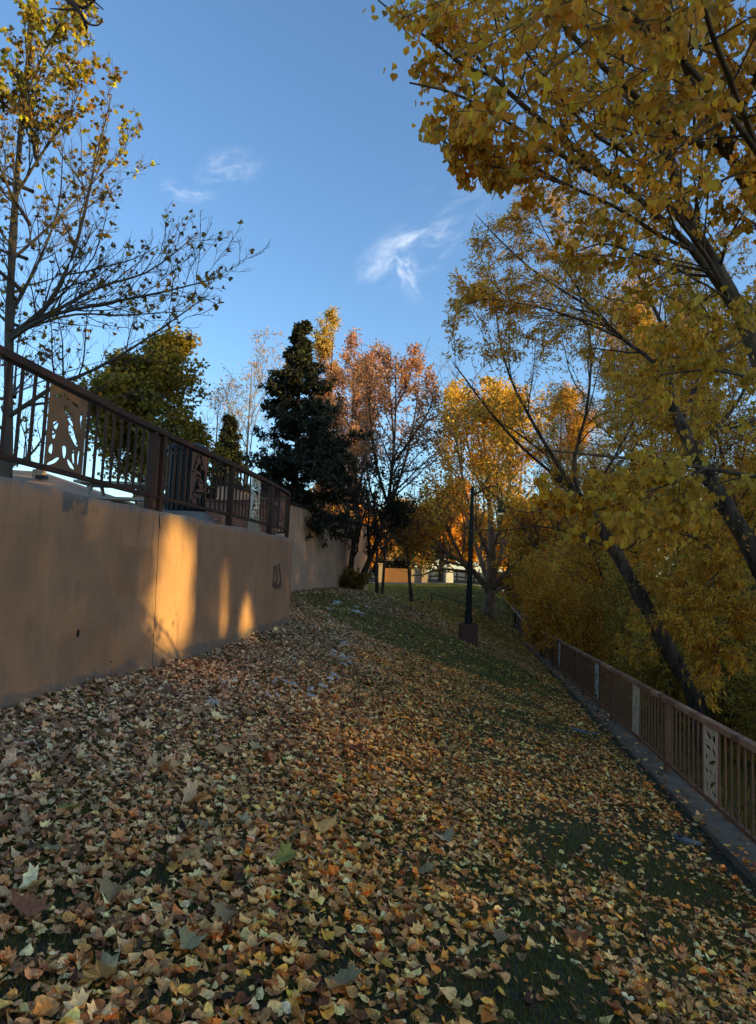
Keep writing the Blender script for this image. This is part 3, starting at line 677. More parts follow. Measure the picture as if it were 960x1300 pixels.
rf = thing('river_fence', 'brown metal fence with decorative panels along the right edge of the lawn', 'fence', (5.2, 14, KERB_Z(14)))
SL = math.hypot(1, .1475)
right_fn = lambda s: FENCE(s)
PAN = [('bars', 'cream_metal', 'cream panel nearest the camera'), ('tracks', 'cream_metal', 'tan panel with track cut-outs'), ('figures', 'white_metal', 'pale grey panel with figure cut-outs'), ('bars', 'rust_metal', 'brown panel that blends with the bars'), ('figures', 'white_metal', 'pale panel toward the far end'), ('tracks', 'tan_metal', None), ('bars', 'cream_metal', None)]
posts = [7.0, 11.2, 15.7, 19.9, 24.0, 28.0, 32.0, 36.0, 40.0, 44.0, 47.6]; posts = [3.0] + posts
pans = []
for (Y, (k_, m__, l_)) in zip((9.15, 13.4, 17.75, 21.9, 25.9, 30, 34), PAN): pans.append((Y, .55, k_, M[m__], l_))
railing(rf, right_fn, 2.0, 47.6, posts, pans, 0, 1.15, .15, M['metal_worn'], .03, .21, M['river_metal'])
# concrete kerb under it
ys = np.linspace(1, 47.6, 60); kp = np.array([FENCE(y) + np.array((-.02, 0, -1.15 - .11)) for y in ys])
tag(MB().sweep(kp, .46, .22).build('kerb', M['kerb'], bevel=.01), 'grey concrete kerb under the brown fence', 'kerb', kind='structure')
# far ramp railing climbing beyond the big tree
e0 = FENCE(47.6)
def ramp_fn(s):
    u = s / 12.; return e0 + np.array((-.9 * u * u + .45 * u, s, 1.95 * u))
rr = thing('ramp_railing', 'pale brown railing climbing the ramp beyond the big orange tree', 'railing', (e0[0], 48, e0[2] - 1.1))
railing(rr, ramp_fn, .1, 12, [2.5, 5, 7.5, 10, 11.9], [], 0, 1.1, .12, M['metal_worn'], .03, .3)
# low dark fence crossing behind the big tree
lf = thing('low_fence', 'low black wire fence crossing the lawn beside the big tree', 'fence', (7, 48.5, -1.4))
a_, b_ = np.array((4.0, 49.0)), np.array((9.7, 48.2))
def low_fn(s):
    q = a_ + (b_ - a_) * s / 5.75; return np.array((q[0], q[1], float(ground(q[0], q[1])) + .95))
M['black_rail'] = M['black']
bs = MB(); P_ = np.array([low_fn(s) for s in np.linspace(0, 5.75, 12)]); bs.sweep(P_, .04, .04).build('top_rail', M['black'], lf)
MB().sweep(P_ - np.array((0, 0, .8)), .03, .03).build('bottom_rail', M['black'], lf)
bmb = box_mesh('baluster', .018, .018, .8); pmb = box_mesh('post', .05, .05, .97)
for s in np.arange(.1, 5.7, .16):
    q = low_fn(s); o_ = part('baluster', bmb, M['black'], lf); o_.location = Vector(q - np.array(lf.location)) + Vector((0, 0, -.8))
for s in (0, 1.9, 3.8, 5.7):
    q = low_fn(s); o_ = part('post', pmb, M['black'], lf); o_.location = Vector(q - np.array(lf.location)) + Vector((0, 0, -.95))

# ================================================================== LAMP
lx, ly = 3.37, 25.0; lz = float(ground(lx, ly)) - .03
lp = thing('lamp_post', 'dark green lamp post on a round red-brown concrete footing', 'lamp', (lx, ly, lz))
MB().lathe((lx, ly, lz - .2), [(.335, 0), (.335, .82), (.33, .86), (.30, .875), (.06, .878)], 28).build('footing', M['base_red'], lp)
zt = at(597, 617, 25)[2]
MB().lathe((lx, ly, lz + .68), [(.19, 0), (.19, .03), (.14, .05), (.125, .22), (.115, .30), (.11, .32), (.062, zt - lz - .9), (.066, zt - lz - .88), (.066, zt - lz - .78), (.05, zt - lz - .72), (.015, zt - lz - .68)], 14).build('pole', M['post_green'], lp, smooth=False)
MB().box((lx, ly, lz + .69), (.42, .42, .025), .3).build('base_plate', M['post_green'], lp, bevel=.004); MB().box((lx - .02, ly - .118, lz + 1.22), (.09, .012, .2)).build('access_cover', M['post_green'], lp, bevel=.003)
bb = MB()
for k in range(4): bb.lathe((lx + .155 * math.cos(k * PI / 2 + .6), ly + .155 * math.sin(k * PI / 2 + .6), lz + .71), [(.02, 0), (.02, .05), (.012, .055)], 6)
bb.build('anchor_bolts', M['black'], lp)
hd = at(636.5, 640, 25)
arm = [(lx, ly, zt - .35), (lx + .25, ly, zt - .18), (lx + .6, ly, zt + .02), (lx + .9, ly, zt + .0), (hd[0], ly, hd[2] + .42), (hd[0], ly, hd[2] + .2)]
MB().tube(resample(arm, 16), .026, 8).build('arm', M['post_green'], lp, smooth=True)
MB().tube(resample([(lx, ly, zt - .55), (lx + .3, ly, zt - .42), (lx + .5, ly, zt - .06)], 8), .014, 6).build('arm_brace', M['post_green'], lp, smooth=True)
sh = MB().lathe((hd[0], ly, hd[2] - .33), [(.17, .0), (.175, .02), (.15, .10), (.10, .24), (.065, .32), (.06, .50), (.04, .56), (.02, .6)], 18).build('lamp_shade', M['post_green'], lp, smooth=True)
MB().lathe((hd[0], ly, hd[2] - .375), [(.03, 0), (.09, .012), (.13, .035), (.14, .05)], 16).build('lens', M['lamp_white'], sh)

# ================================================================== TERRACE OBJECTS
pt = thing('picnic_table', 'grey wooden picnic table on the terrace behind the railing', 'table', (-4.25, 12.0, 2.1))
x0, y0 = -4.25, 12.0
for k in range(4): MB().box((x0, y0 - .3 + k * .2, 2.85), (1.7, .185, .045)).build('table_plank', M['wood_grey'], pt, bevel=.004)
for s_ in (-1, 1):
    MB().box((x0, y0 + s_ * .72, 2.55), (1.7, .27, .045)).build('bench_seat', M['wood_grey'], pt, bevel=.004)
for s_ in (-.6, .6):
    mb = MB()
    for q in (-1, 1): mb.tube([(x0 + s_, y0 + q * .75, 2.11), (x0 + s_, y0 + q * .2, 2.82)], .035, 4)
    mb.box((x0 + s_, y0, 2.50), (.05, 1.7, .08)); mb.build('leg_frame', M['wood_grey'], pt)
bx_, by_ = at(237, 610, 11.3)[:2]
pl = thing('bin_plinth', 'grey concrete slab under the slatted bin', 'slab', (bx_, by_, 2.1)); MB().box((bx_, by_, 2.24), (.78, .78, .27)).build('slab', M['concrete'], pl, bevel=.02)
lb = thing('litter_bin', 'black slatted litter bin standing behind the railing', 'bin', (bx_, by_, 2.375))
sl = []
for k in range(22):
    a = 2 * PI * k / 22; MB().box((bx_ + .31 * math.cos(a), by_ + .31 * math.sin(a), 2.375 + .52), (.022, .062, 1.0), a).build('slat', M['black'], lb)
MB().lathe((bx_, by_, 2.375), [(.285, .0), (.285, .96), (.20, .97)], 20).build('liner', M['cap_dark'], lb)
for z_ in (.12, .9): MB().lathe((bx_, by_, 2.375 + z_), [(.325, 0), (.333, .0), (.333, .04), (.325, .04)], 24).build('hoop', M['black'], lb)
MB().lathe((bx_, by_, 2.375), [(.34, .98), (.35, 1.0), (.33, 1.06), (.2, 1.12), (.05, 1.14)], 24).build('lid', M['black'], lb)
bw = thing('brick_planter', 'low red brick planter wall on the terrace behind the railing', 'planter', (-3.6, 17.3, 2.1))
MB().sweep([(-5.3, 15.6, 2.56), (-4.4, 16.6, 2.56), (-3.3, 17.6, 2.56), (-2.7, 18.1, 2.56)], .35, .92).build('brickwork', M['brick'], bw)
MB().sweep([(-5.35, 15.55, 3.06), (-4.4, 16.6, 3.06), (-3.3, 17.6, 3.06), (-2.65, 18.15, 3.06)], .42, .08).build('coping', M['base_red'], bw, bevel=.01)
tb = at(323, 672, 14.6); bo = thing('tan_bollard', 'short tan square bollard beside the brick planter', 'bollard', (tb[0], tb[1], 2.1))
MB().box((tb[0], tb[1], 2.33), (.24, .24, .46)).build('shaft', M['tan_block'], bo, bevel=.015); MB().box((tb[0], tb[1], 2.585), (.28, .28, .05), 0, .7).build('cap', M['tan_block'], bo)
hx = thing('house', 'low tan roofed house far behind the terrace', 'house', (-16.5, 40, 2.1))
mb = MB(); mb.box((-21, 42, 3.2), (10, 6, 2.4)); mb.build('wall', M['tan_block'], hx)
ra_, rb_, rc_, rd_ = at(-150, 585, 42), at(54, 599, 42), at(132, 630, 38), at(-220, 612, 38)
rf_ = MB(); rf_.add([rd_, rc_, (rc_[0], 46, rc_[2]), (rd_[0], 46, rc_[2]), ra_, (rb_[0], 42, rb_[2])], [(0, 1, 5, 4), (1, 2, 5), (2, 3, 4, 5), (3, 0, 4), (3, 2, 1, 0)])
rfo = rf_.build('roof', M['roof'], hx)
q = at(50, 602, 40); MB().box((q[0], 40, q[2]), (.55, .55, .5)).build('chimney', M['roof'], rfo); MB().box((q[0], 40, q[2] + .35), (.3, .3, .16)).build('chimney_cap', M['black'], rfo)
q = at(53, 606, 39); MB().box((q[0], 39, q[2]), (.55, .4, .22)).build('roof_hatch', M['black'], rfo)
q = at(114, 620, 39); MB().lathe((q[0], 39, q[2] - .4), [(.10, 0), (.10, .4), (.17, .42), (.17, .52), (.04, .58)], 10).build('roof_vent', M['concrete'], rfo)
for X_ in (-24, -21, -18.4):
    wn = MB().box((X_, 38.97, 3.5), (1.2, .06, 1.1)).build('window', M['white'], hx); MB().box((X_, 38.93, 3.5), (1.0, .04, .92)).build('pane', M['black'], wn)

# ================================================================== FAR PLAZA
pth = np.array([(-12, 64.2, 0), (0, 63.6, 0), (6, 62.2, 0), (12, 58.5, 0), (16, 54, 0)]); pth = resample(pth, 30); pth[:, 2] = ground(pth[:, 0], pth[:, 1]) + .0
tag(MB().sweep(pth, 2.4, .12).build('path', M['path']), 'pale path along the top of the far lawn', 'path', kind='structure')
gl = lambda x, y: float(ground(x, y))
fb = thing('park_wall', 'brown brick garden wall between tan pillars beyond the far lawn', 'wall', (2.2, 66, .2))
xa, xb, xc = at(487, 740, 66)[0], at(521, 740, 66)[0], at(535, 740, 66)[0]
M['brown_block'] = mat('brown_block', (.34, .17, .075), .9, (.24, .115, .05), 5)
MB().box(((xa + xb) / 2, 66, .85), (xb - xa, .3, 1.7)).build('wall_panel', M['brown_block'], fb); MB().box(((xb + xc) / 2 + .02, 65.9, .85), (xc - xb - .06, .3, 1.7)).build('wall_panel', M['tan_block'], fb)  # sunlight on the wall's right end put in as tan blocks
for X_ in (xa - .25, xc + .25):
    pr = MB().box((X_, 65.8, 1.0), (.55, .55, 2.0)).build('pillar', M['tan_block'], fb, bevel=.02); MB().box((X_, 65.8, 2.06), (.7, .7, .12)).build('pillar_cap', M['tan_block'], pr, bevel=.02)
sx = at(573, 740, 64); st = thing('stone_marker', 'white stone marker post beside the far path', 'post', (sx[0], 66, gl(sx[0], 66)))
MB().box((sx[0], 66, gl(sx[0], 66) + .75), (.72, .5, 1.5), .1, .9).build('shaft', M['white'], st, bevel=.03); MB().lathe((sx[0], 66, gl(sx[0], 66) + 1.48), [(.34, 0), (.30, .16), (.16, .26), (.03, .3)], 12).build('cap', M['white'], st)
wfz = thing('timber_fence', 'brown timber rail fence beyond the far path', 'fence', (6, 70, .3))
M['timber'] = mat('brown_timber', (.20, .12, .07), .9, (.12, .07, .04), 6)
xs_ = [at(p_, 735, 70)[0] for p_ in (546, 558, 580, 602, 608, 618, 634, 650)]
for X_ in xs_: MB().box((X_, 70, gl(X_, 70) + .6), (.14, .14, 1.3)).build('post', M['timber'], wfz)
for z_ in (.45, .95): MB().sweep([(x_, 70.1, gl(x_, 70) + z_) for x_ in np.linspace(xs_[0], xs_[-1], 10)], .06, .14).build('rail', M['timber'], wfz)

# flat stones in the leaves
for px, py, w_, h_, lab in ((872, 1069, .30, .20, 'blue grey flat stone half buried in leaves near the kerb'), (742, 930, .55, .22, 'small flat grey stone in the grass along the fence line')):
    g_ = on_ground(px, py); s_ = thing('flat_stone', lab, 'stone', g_); V_ = blob(0, 0, w_ / 2, h_ / 2, .3, int(px), 16)
    mb = MB(); k_ = len(V_); mb.add([(g_[0] + a, g_[1] + b, g_[2] - .02) for a, b in V_] + [(g_[0] + a * .96, g_[1] + b * .96, g_[2] + .03 - .22 * a) for a, b in V_], [tuple(range(k_))[::-1], tuple(k_ + i for i in range(k_))] + [(i, (i + 1) % k_, k_ + (i + 1) % k_, k_ + i) for i in range(k_)])
    mb.build('slab', M['slate'], s_, bevel=.004)
# ================================================================== FALLEN LEAVES, GRASS, SNOW
def inside_lawn(x, y):
    xl = np.interp(y, WALL[:100, 1], WALL[:100, 0]); xl = np.where(y > 17.0, np.interp(y, [17, 20, 26, 38, 44], [-2.0, -4.3, -3.0, -.3, -3]), xl)
    xr = 4.16 + .1475 * (y - 7.75) - .34 - .16 * rng.random(len(y)) ** .5 + (rng.random(len(y)) < .10) * (.12 + .4 * rng.random(len(y)))
    return (x > xl + .01) & (x < xr)
def vnoise(x, y, s, seed):
    r_ = np.random.default_rng(seed); tot = 0
    for k in range(9):
        a = r_.random() * 6.28; f_ = s * (.6 + 1.1 * r_.random()); tot = tot + np.sin((x * math.cos(a) + y * math.sin(a)) * f_ + r_.random() * 6.28 + 1.3 * np.sin((x * math.sin(a) - y * math.cos(a)) * f_ * .6 + k))
    return tot / 4.2
def poly_in(px, py, poly):
    c = np.zeros(len(px), bool); n_ = len(poly)
    for i in range(n_):
        x0_, y0_ = poly[i]; x1_, y1_ = poly[(i + 1) % n_]
        cond = (y0_ > py) != (y1_ > py); xi = x0_ + (py - y0_) * (x1_ - x0_) / (y1_ - y0_ + 1e-9); c ^= cond & (px < xi)
    return c
GREEN = [tuple(on_ground(*q)[:2]) for q in ((372, 756), (425, 754), (470, 776), (560, 803), (600, 824), (660, 846), (690, 868), (640, 866), (560, 846), (500, 822), (450, 800), (400, 772))]
BARE = [(*on_ground(a, b)[:2], r_, q_) for a, b, r_, q_ in ((70, 1150, .16, .85), (175, 1112, .16, .8), (25, 1205, .16, .85), (300, 1130, .12, .7), (205, 1120, .14, .8), (20, 1265, .12, .8), (690, 1090, .35, .7), (740, 1050, .4, .65), (690, 1185, .25, .75), (800, 1210, .35, .6), (650, 1010, .35, .5), (860, 1235, .3, .6), (735, 1262, .28, .75), (905, 1130, .3, .5), (640, 1110, .2, .6), (560, 930, .3, .3), (700, 960, .5, .45), (260, 960, .2, .5), (100, 950, .2, .5))]
def zone_density(x, y):
    d = np.full(len(x), 1.0)
    gz = poly_in(x, y, GREEN); d[gz] = .16
    # thinner, patchy turf toward the fence in the foreground
    nz = vnoise(x, y, 1.6, 5); xr = 4.16 + .1475 * (y - 7.75); u = (xr - x)
    thin = np.clip((4.2 - u) / 1.5, 0, 1) * (.45 + .55 * np.clip((u - .15) / .7, 0, 1)) * np.clip((26 - y) / 4, 0, 1)
    d *= 1 - thin * np.clip(.56 + .42 * nz + .25 * vnoise(x, y, 5.5, 12), 0, .88)
    d *= 1 - np.clip(vnoise(x, y, 2.6, 9) - .6, 0, 1) * .8
    for bx, by, r_, q_ in BARE: d *= 1 - q_ * np.clip(1.25 - np.hypot(x - bx, (y - by) * .8) / r_ + .35 * vnoise(x, y, 9, 77), 0, 1)
    # far lawn: green, with leaves below the planes
    far = y > 30; band = np.exp(-((x - (-1 + (y - 30) * .1)) / 2.2) ** 2)
    d = np.where(far, np.clip(.10 + .75 * np.exp(-(((x - 6.6) / 4.5) ** 2 + ((y - 40) / 7) ** 2)) + .6 * np.clip((38 - y) / 8, 0, 1), 0, 1), d)
    return d
def scatter(n, y0, y1):
    u = rng.random(n); y = y0 + (y1 - y0) * u; x = -4.5 + 16 * rng.random(n); k = inside_lawn(x, y); return x[k], y[k]
LIT_COLS = [(.47, .35, .20), (.64, .53, .34), (.56, .28, .06), (.24, .13, .06), (.36, .32, .20), (.11, .06, .032), (.64, .42, .11), (.38, .25, .13), (.70, .64, .50)]
T_L = [bent(T_POPLAR, c_, f_, tw) for c_, f_, tw in ((.5, .35, .5), (-.6, .25, -.4), (1.1, .1, .8), (.2, .6, -.6), (-.3, .8, .2), (.9, -.5, 0), (1.5, .5, .3), (.1, .05, .1))]
T_L2 = [bent(T_OVAL, c_, f_, tw) for c_, f_, tw in ((.5, .5, .5), (-.6, .4, -.6), (1.1, .1, .9), (.2, .9, 0), (.0, .1, .2))]
T_L += [bent(T_OVAL, .6, .6, .8), bent(T_OVAL, -.2, .2, -.5), bent(T_PLANE, .9, .5, .6), bent(T_LANCE, .5, .6, 1.), bent(T_LANCE, -.8, .3, -1.)]
T_PL = [bent(T_PLANE, c_, f_, tw) for c_, f_, tw in ((.5, .3, .4), (-.8, .5, -.5), (1.2, -.4, .5), (.1, .1, 0), (.3, 1.0, -.3))]
LV = []; LP = {}; LT = {}; loff = 0
def add_litter(x, y, size, tpl, tiltmax, zr, wts, shade=1.0, boost=None):
    global loff
    n = len(x); z = ground(x, y) + .004 + zr * rng.random(n)
    a = rng.random(n) * 2 * PI; tl = tiltmax * (rng.random(n) ** 1.3)
    ax = np.column_stack((np.cos(a), np.sin(a), np.sin(tl) * np.sign(rng.random(n) - .4) - .2 * np.cos(a)))
    nr = np.column_stack((.2 + tl * rng.standard_normal(n) * .8, tl * rng.standard_normal(n) * .8, np.ones(n))); nr[rng.random(n) < .35, 2] *= -1
    c = palette(n, LIT_COLS, wts, .30) * shade * np.array((1.48, 1.12, .88))
    if boost is not None: c = boost(x, y, c)
    pos = np.column_stack((x, y, z)) - unit(ax) * (size[:, None] * .45); pos[:, 2] = z + size * .10 * rng.random(n)
    V, P_, tt = leaf_arrays(tpl, pos, ax, nr, size, c); i = 0; LV.append(V)
    for q in P_: LP.setdefault(q.shape[1], []).append(q + loff); LT.setdefault(q.shape[1], []).append(tt[i:i + len(q)]); i += len(q)
    loff += len(V)
def litter_col(x, y, c):
    # greyer beside the wall, warmer toward the middle and the fence, yellow below the planes
    left = np.clip((.2 - x + .12 * (y - 8)) / 2.2, 0, 1)[:, None]; g_ = c.mean(1, keepdims=True)
    c = c * (1 - .45 * left) + (g_ * np.array((1.06, .95, .74))) * .45 * left
    yl = (np.exp(-(((x - 6.6) / 5.) ** 2 + ((y - 40) / 9) ** 2)))[:, None]
    band = ((y > 24) * (1 - yl[:, 0]) * .5)[:, None]; c = c * (1 - band) + band * np.array((.46, .27, .12)) * (.6 + .8 * rng.random((len(x), 1)))
    c = c * (1 - .75 * yl) + .75 * yl * np.array((.50, .33, .09)) * (.6 + .8 * rng.random((len(x), 1)))
    return c
W0 = [4.5, 6, 2.8, 2.6, 1.6, 3.4, 2.6, 2.8, 3.4]
for (y0, y1, dens, sz, tpl) in ((1.4, 6.0, 1250, .050, T_L), (6.0, 11, 1000, .052, T_L), (11, 17, 720, .056, T_L2), (17, 26, 460, .068, T_L2), (26, 38, 190, .10, T_L2), (38, 60, 80, .14, T_L2)):
    n = int(dens * (y1 - y0) * 16); x, y = scatter(n, y0, y1); k = rng.random(len(x)) < zone_density(x, y)
    if y0 < 6: k &= np.abs(x - .05) < (.75 * y + 1.2)
    x, y = x[k], y[k]; add_litter(x, y, sz * (.45 + 1.0 * rng.random(len(x)) ** 1.2), tpl, .40, .020 if y0 < 20 else .02, W0, 1.0, litter_col)
yk = 3 + 24 * rng.random(420); xk = 4.16 + .1475 * (yk - 7.75) - .24 + .42 * rng.random(420) ** 1.6
_g0 = ground; ground = lambda x, y: KERB_Z(np.asarray(y)) + .004
add_litter(xk, yk, .065 * (.5 + .8 * rng.random(420)), T_L, .4, .01, W0, 1.0, litter_col); ground = _g0
# larger leaves of the plane tree, mostly near the wall
for (y0, y1, n) in ((1.4, 6, 260), (6, 18, 950), (18, 24, 260)):
    x, y = scatter(n * 3, y0, y1); k = rng.random(len(x)) < np.clip(.9 - .16 * (x + 2.8), .08, .9) * zone_density(x, y) * .62; x, y = x[k], y[k]
    add_litter(x, y, .085 + .06 * rng.random(len(x)), T_PL, .5, .035, [1, 1.5, .25, 2, 5, 1.5, .8, 2, 1.2], .95, litter_col)
ks = sorted(LP); me = np_mesh('leaf_litter', np.concatenate(LV), [np.concatenate(LP[k]) for k in ks], False, np.concatenate([np.concatenate(LT[k]) for k in ks]))
tag(part('leaf_litter', me, M['litter']), 'fallen tan and orange leaves covering the lawn', 'leaf litter', kind='stuff')
# single large plane leaves lying on top
BIG = [(58, 1094), (150, 1138), (258, 1062), (312, 1058), (98, 1038), (147, 1252), (226, 1212), (648, 1203), (452, 1264), (560, 1068), (352, 1096), (320, 958), (735, 1196), (295, 1172), (536, 1112)]
bcols = [(.44, .33, .14), (.50, .37, .17), (.36, .31, .06), (.52, .39, .19), (.38, .26, .11), (.46, .28, .11)]
mats_b = []
for i, c_ in enumerate(bcols): mats_b.append(mat('plane_leaf_tone', c_, .6, tuple(v * .7 for v in c_), 30, .5))
meshes = []
for i in range(4):
    v, f_ = bent(T_PLANE, (.1, -.5, .3, -.2)[i], (-.1, .15, -.3, .2)[i], (.3, -.4, .5, 0)[i])
    mb = bmesh.new(); vs = [mb.verts.new(q) for q in v]; [mb.faces.new([vs[j] for j in q]) for q in f_]
    # leaf stalk
    s0_ = [mb.verts.new(q) for q in ((-.015, .0, 0), (.015, .0, 0), (.03, -.42, .06), (.005, -.43, .06))]; mb.faces.new(s0_)
    bmesh.ops.subdivide_edges(mb, edges=mb.edges[:], cuts=1, use_grid_fill=True)
    for q in mb.verts: q.co.z += .03 * math.sin(q.co.x * 17 + i) * math.cos(q.co.y * 13)
    me = bpy.data.meshes.new('plane_leaf'); mb.to_mesh(me); mb.free(); meshes.append(me)
for i, (px, py) in enumerate(BIG):
    g_ = on_ground(px, py); me = meshes[i % 4].copy(); me.materials.append(mats_b[(i * 5) % 6]); o = part('plane_leaf', me, None)
    o.location = (g_[0], g_[1], g_[2] + .045); s_ = .105 + .045 * random.random(); o.scale = (s_, s_, s_); o.rotation_euler = (random.uniform(-.2, .2), random.uniform(-.15, .2) + .2, random.uniform(0, 6.28))
    tag(o, 'large lobed plane tree leaf lying on top of the smaller fallen leaves', 'leaf', 'large fallen plane leaves')

# grass blades
def blades(n, y0, y1, h, wd, cond=None):
    x, y = scatter(n, y0, y1)
    if cond is not None: k = cond(x, y); x, y = x[k], y[k]
    if y0 < 6: k = np.abs(x - .05) < (.75 * y + 1.2); x, y = x[k], y[k]
    n = len(x); z = ground(x, y) - .004; a = rng.random(n) * 6.28; ln = rng.random(n) * .8; hh = h * (.5 + .8 * rng.random(n)); b_ = rng.random(n) * 6.28
    dx, dy = np.cos(a) * wd, np.sin(a) * wd
    V = np.stack((np.column_stack((x - dx, y - dy, z)), np.column_stack((x + dx, y + dy, z)), np.column_stack((x + np.cos(b_) * ln * hh, y + np.sin(b_) * ln * hh, z + hh))), 1)
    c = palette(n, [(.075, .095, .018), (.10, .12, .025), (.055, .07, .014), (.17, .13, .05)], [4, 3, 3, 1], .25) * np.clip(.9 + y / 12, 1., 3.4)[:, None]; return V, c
B_ = [blades(300000, 1.4, 7, .042, .0026), blades(110000, 7, 14, .04, .004), blades(120000, 14, 30, .05, .008), blades(150000, 30, 62, .07, .016)]
V = np.concatenate([b[0] for b in B_]).reshape(-1, 3); c = np.concatenate([b[1] for b in B_])
tag(part('grass', np_mesh('grass', V, [np.arange(len(V)).reshape(-1, 3)], False, c), M['grass']), 'short dark green grass showing between the leaves', 'grass', kind='stuff')
# grassy bank beyond the fence, with fallen yellow leaves
n = 90000; y = 4 + 40 * rng.random(n) ** 1.3; x = 4.16 + .1475 * (y - 7.75) + .25 + 7 * rng.random(n); z = ground(x, y); a = rng.random(n) * 6.28; wd = .006 + .0005 * y; hh = (.06 + .16 * rng.random(n))
dx, dy = np.cos(a) * wd, np.sin(a) * wd; b_ = rng.random(n) * 6.28
V = np.stack((np.column_stack((x - dx, y - dy, z)), np.column_stack((x + dx, y + dy, z)), np.column_stack((x + np.cos(b_) * .6 * hh, y + np.sin(b_) * .6 * hh, z + hh))), 1).reshape(-1, 3)
tag(part('bank_grass', np_mesh('bank_grass', V, [np.arange(n * 3).reshape(-1, 3)], False, palette(n, [(.16, .14, .04), (.10, .11, .03), (.22, .17, .06)], [2, 2, 1])), M['grass']), 'rough yellowish grass on the river bank beyond the fence', 'grass', kind='stuff')

# thin fallen twigs
x, y = scatter(260, 2.2, 14); k = rng.random(len(x)) < .6; x, y = x[k], y[k]; n = len(x); a = rng.random(n) * 6.28; z = ground(x, y) + .03
st = shoot(np.column_stack((x, y, z)), np.column_stack((np.cos(a), np.sin(a), .06 * rng.standard_normal(n) - .2 * np.cos(a))), .06 + .22 * rng.random(n) ** 2, np.full(n, .0028), 6, 0, .16, .5, .0014); V, Q = tubes(*st, 4)
tag(part('fallen_twigs', np_mesh('fallen_twigs', V, [Q], True), M['bark_grey']), 'thin dry twigs scattered among the fallen leaves', 'twigs', kind='stuff')
# old snow
SN = [(425, 766, 7, 3), (443, 775, 15, 6), (452, 780, 9, 4), (432, 833, 9, 5), (424, 831, 6, 4), (372, 873, 9, 5), (345, 884, 8, 4), (420, 862, 9, 4), (396, 884, 10, 4), (408, 872, 8, 4), (292, 866, 9, 4), (440, 845, 8, 3), (352, 866, 8, 3), (328, 872, 7, 3), (438, 818, 6, 3), (270, 893, 6, 3)]
mb = MB()
for i, (px, py, rx, ry) in enumerate(SN):
    for j in range(6):
        g_ = on_ground(px + random.gauss(0, rx * .6), py + random.gauss(0, ry * .5)); r_ = random.uniform(.035, .09) * (g_[1] / 14)
        V_ = blob(0, 0, r_, r_ * random.uniform(.5, .9), random.uniform(0, 3), i * 20 + j, 9); k_ = len(V_)
        mb.add([(g_[0] + a, g_[1] + b, g_[2] + .01 - .2 * a) for a, b in V_] + [(g_[0] + a * .7, g_[1] + b * .7, g_[2] + random.uniform(.028, .05) - .2 * a) for a, b in V_], [tuple(range(k_))[::-1], tuple(k_ + q for q in range(k_))] + [(q, (q + 1) % k_, k_ + (q + 1) % k_, k_ + q) for q in range(k_)])
o = mb.build('snow', M['snow'], smooth=True); tag(o, 'last patches of white snow among the leaves near the wall', 'snow', kind='stuff')
# ================================================================== TREES
YEL = [(.50, .30, .03), (.42, .22, .02), (.34, .24, .035), (.24, .19, .03), (.50, .36, .07)]
GREEN_Y = [(.30, .24, .035), (.22, .20, .03), (.38, .27, .04), (.16, .15, .03)]

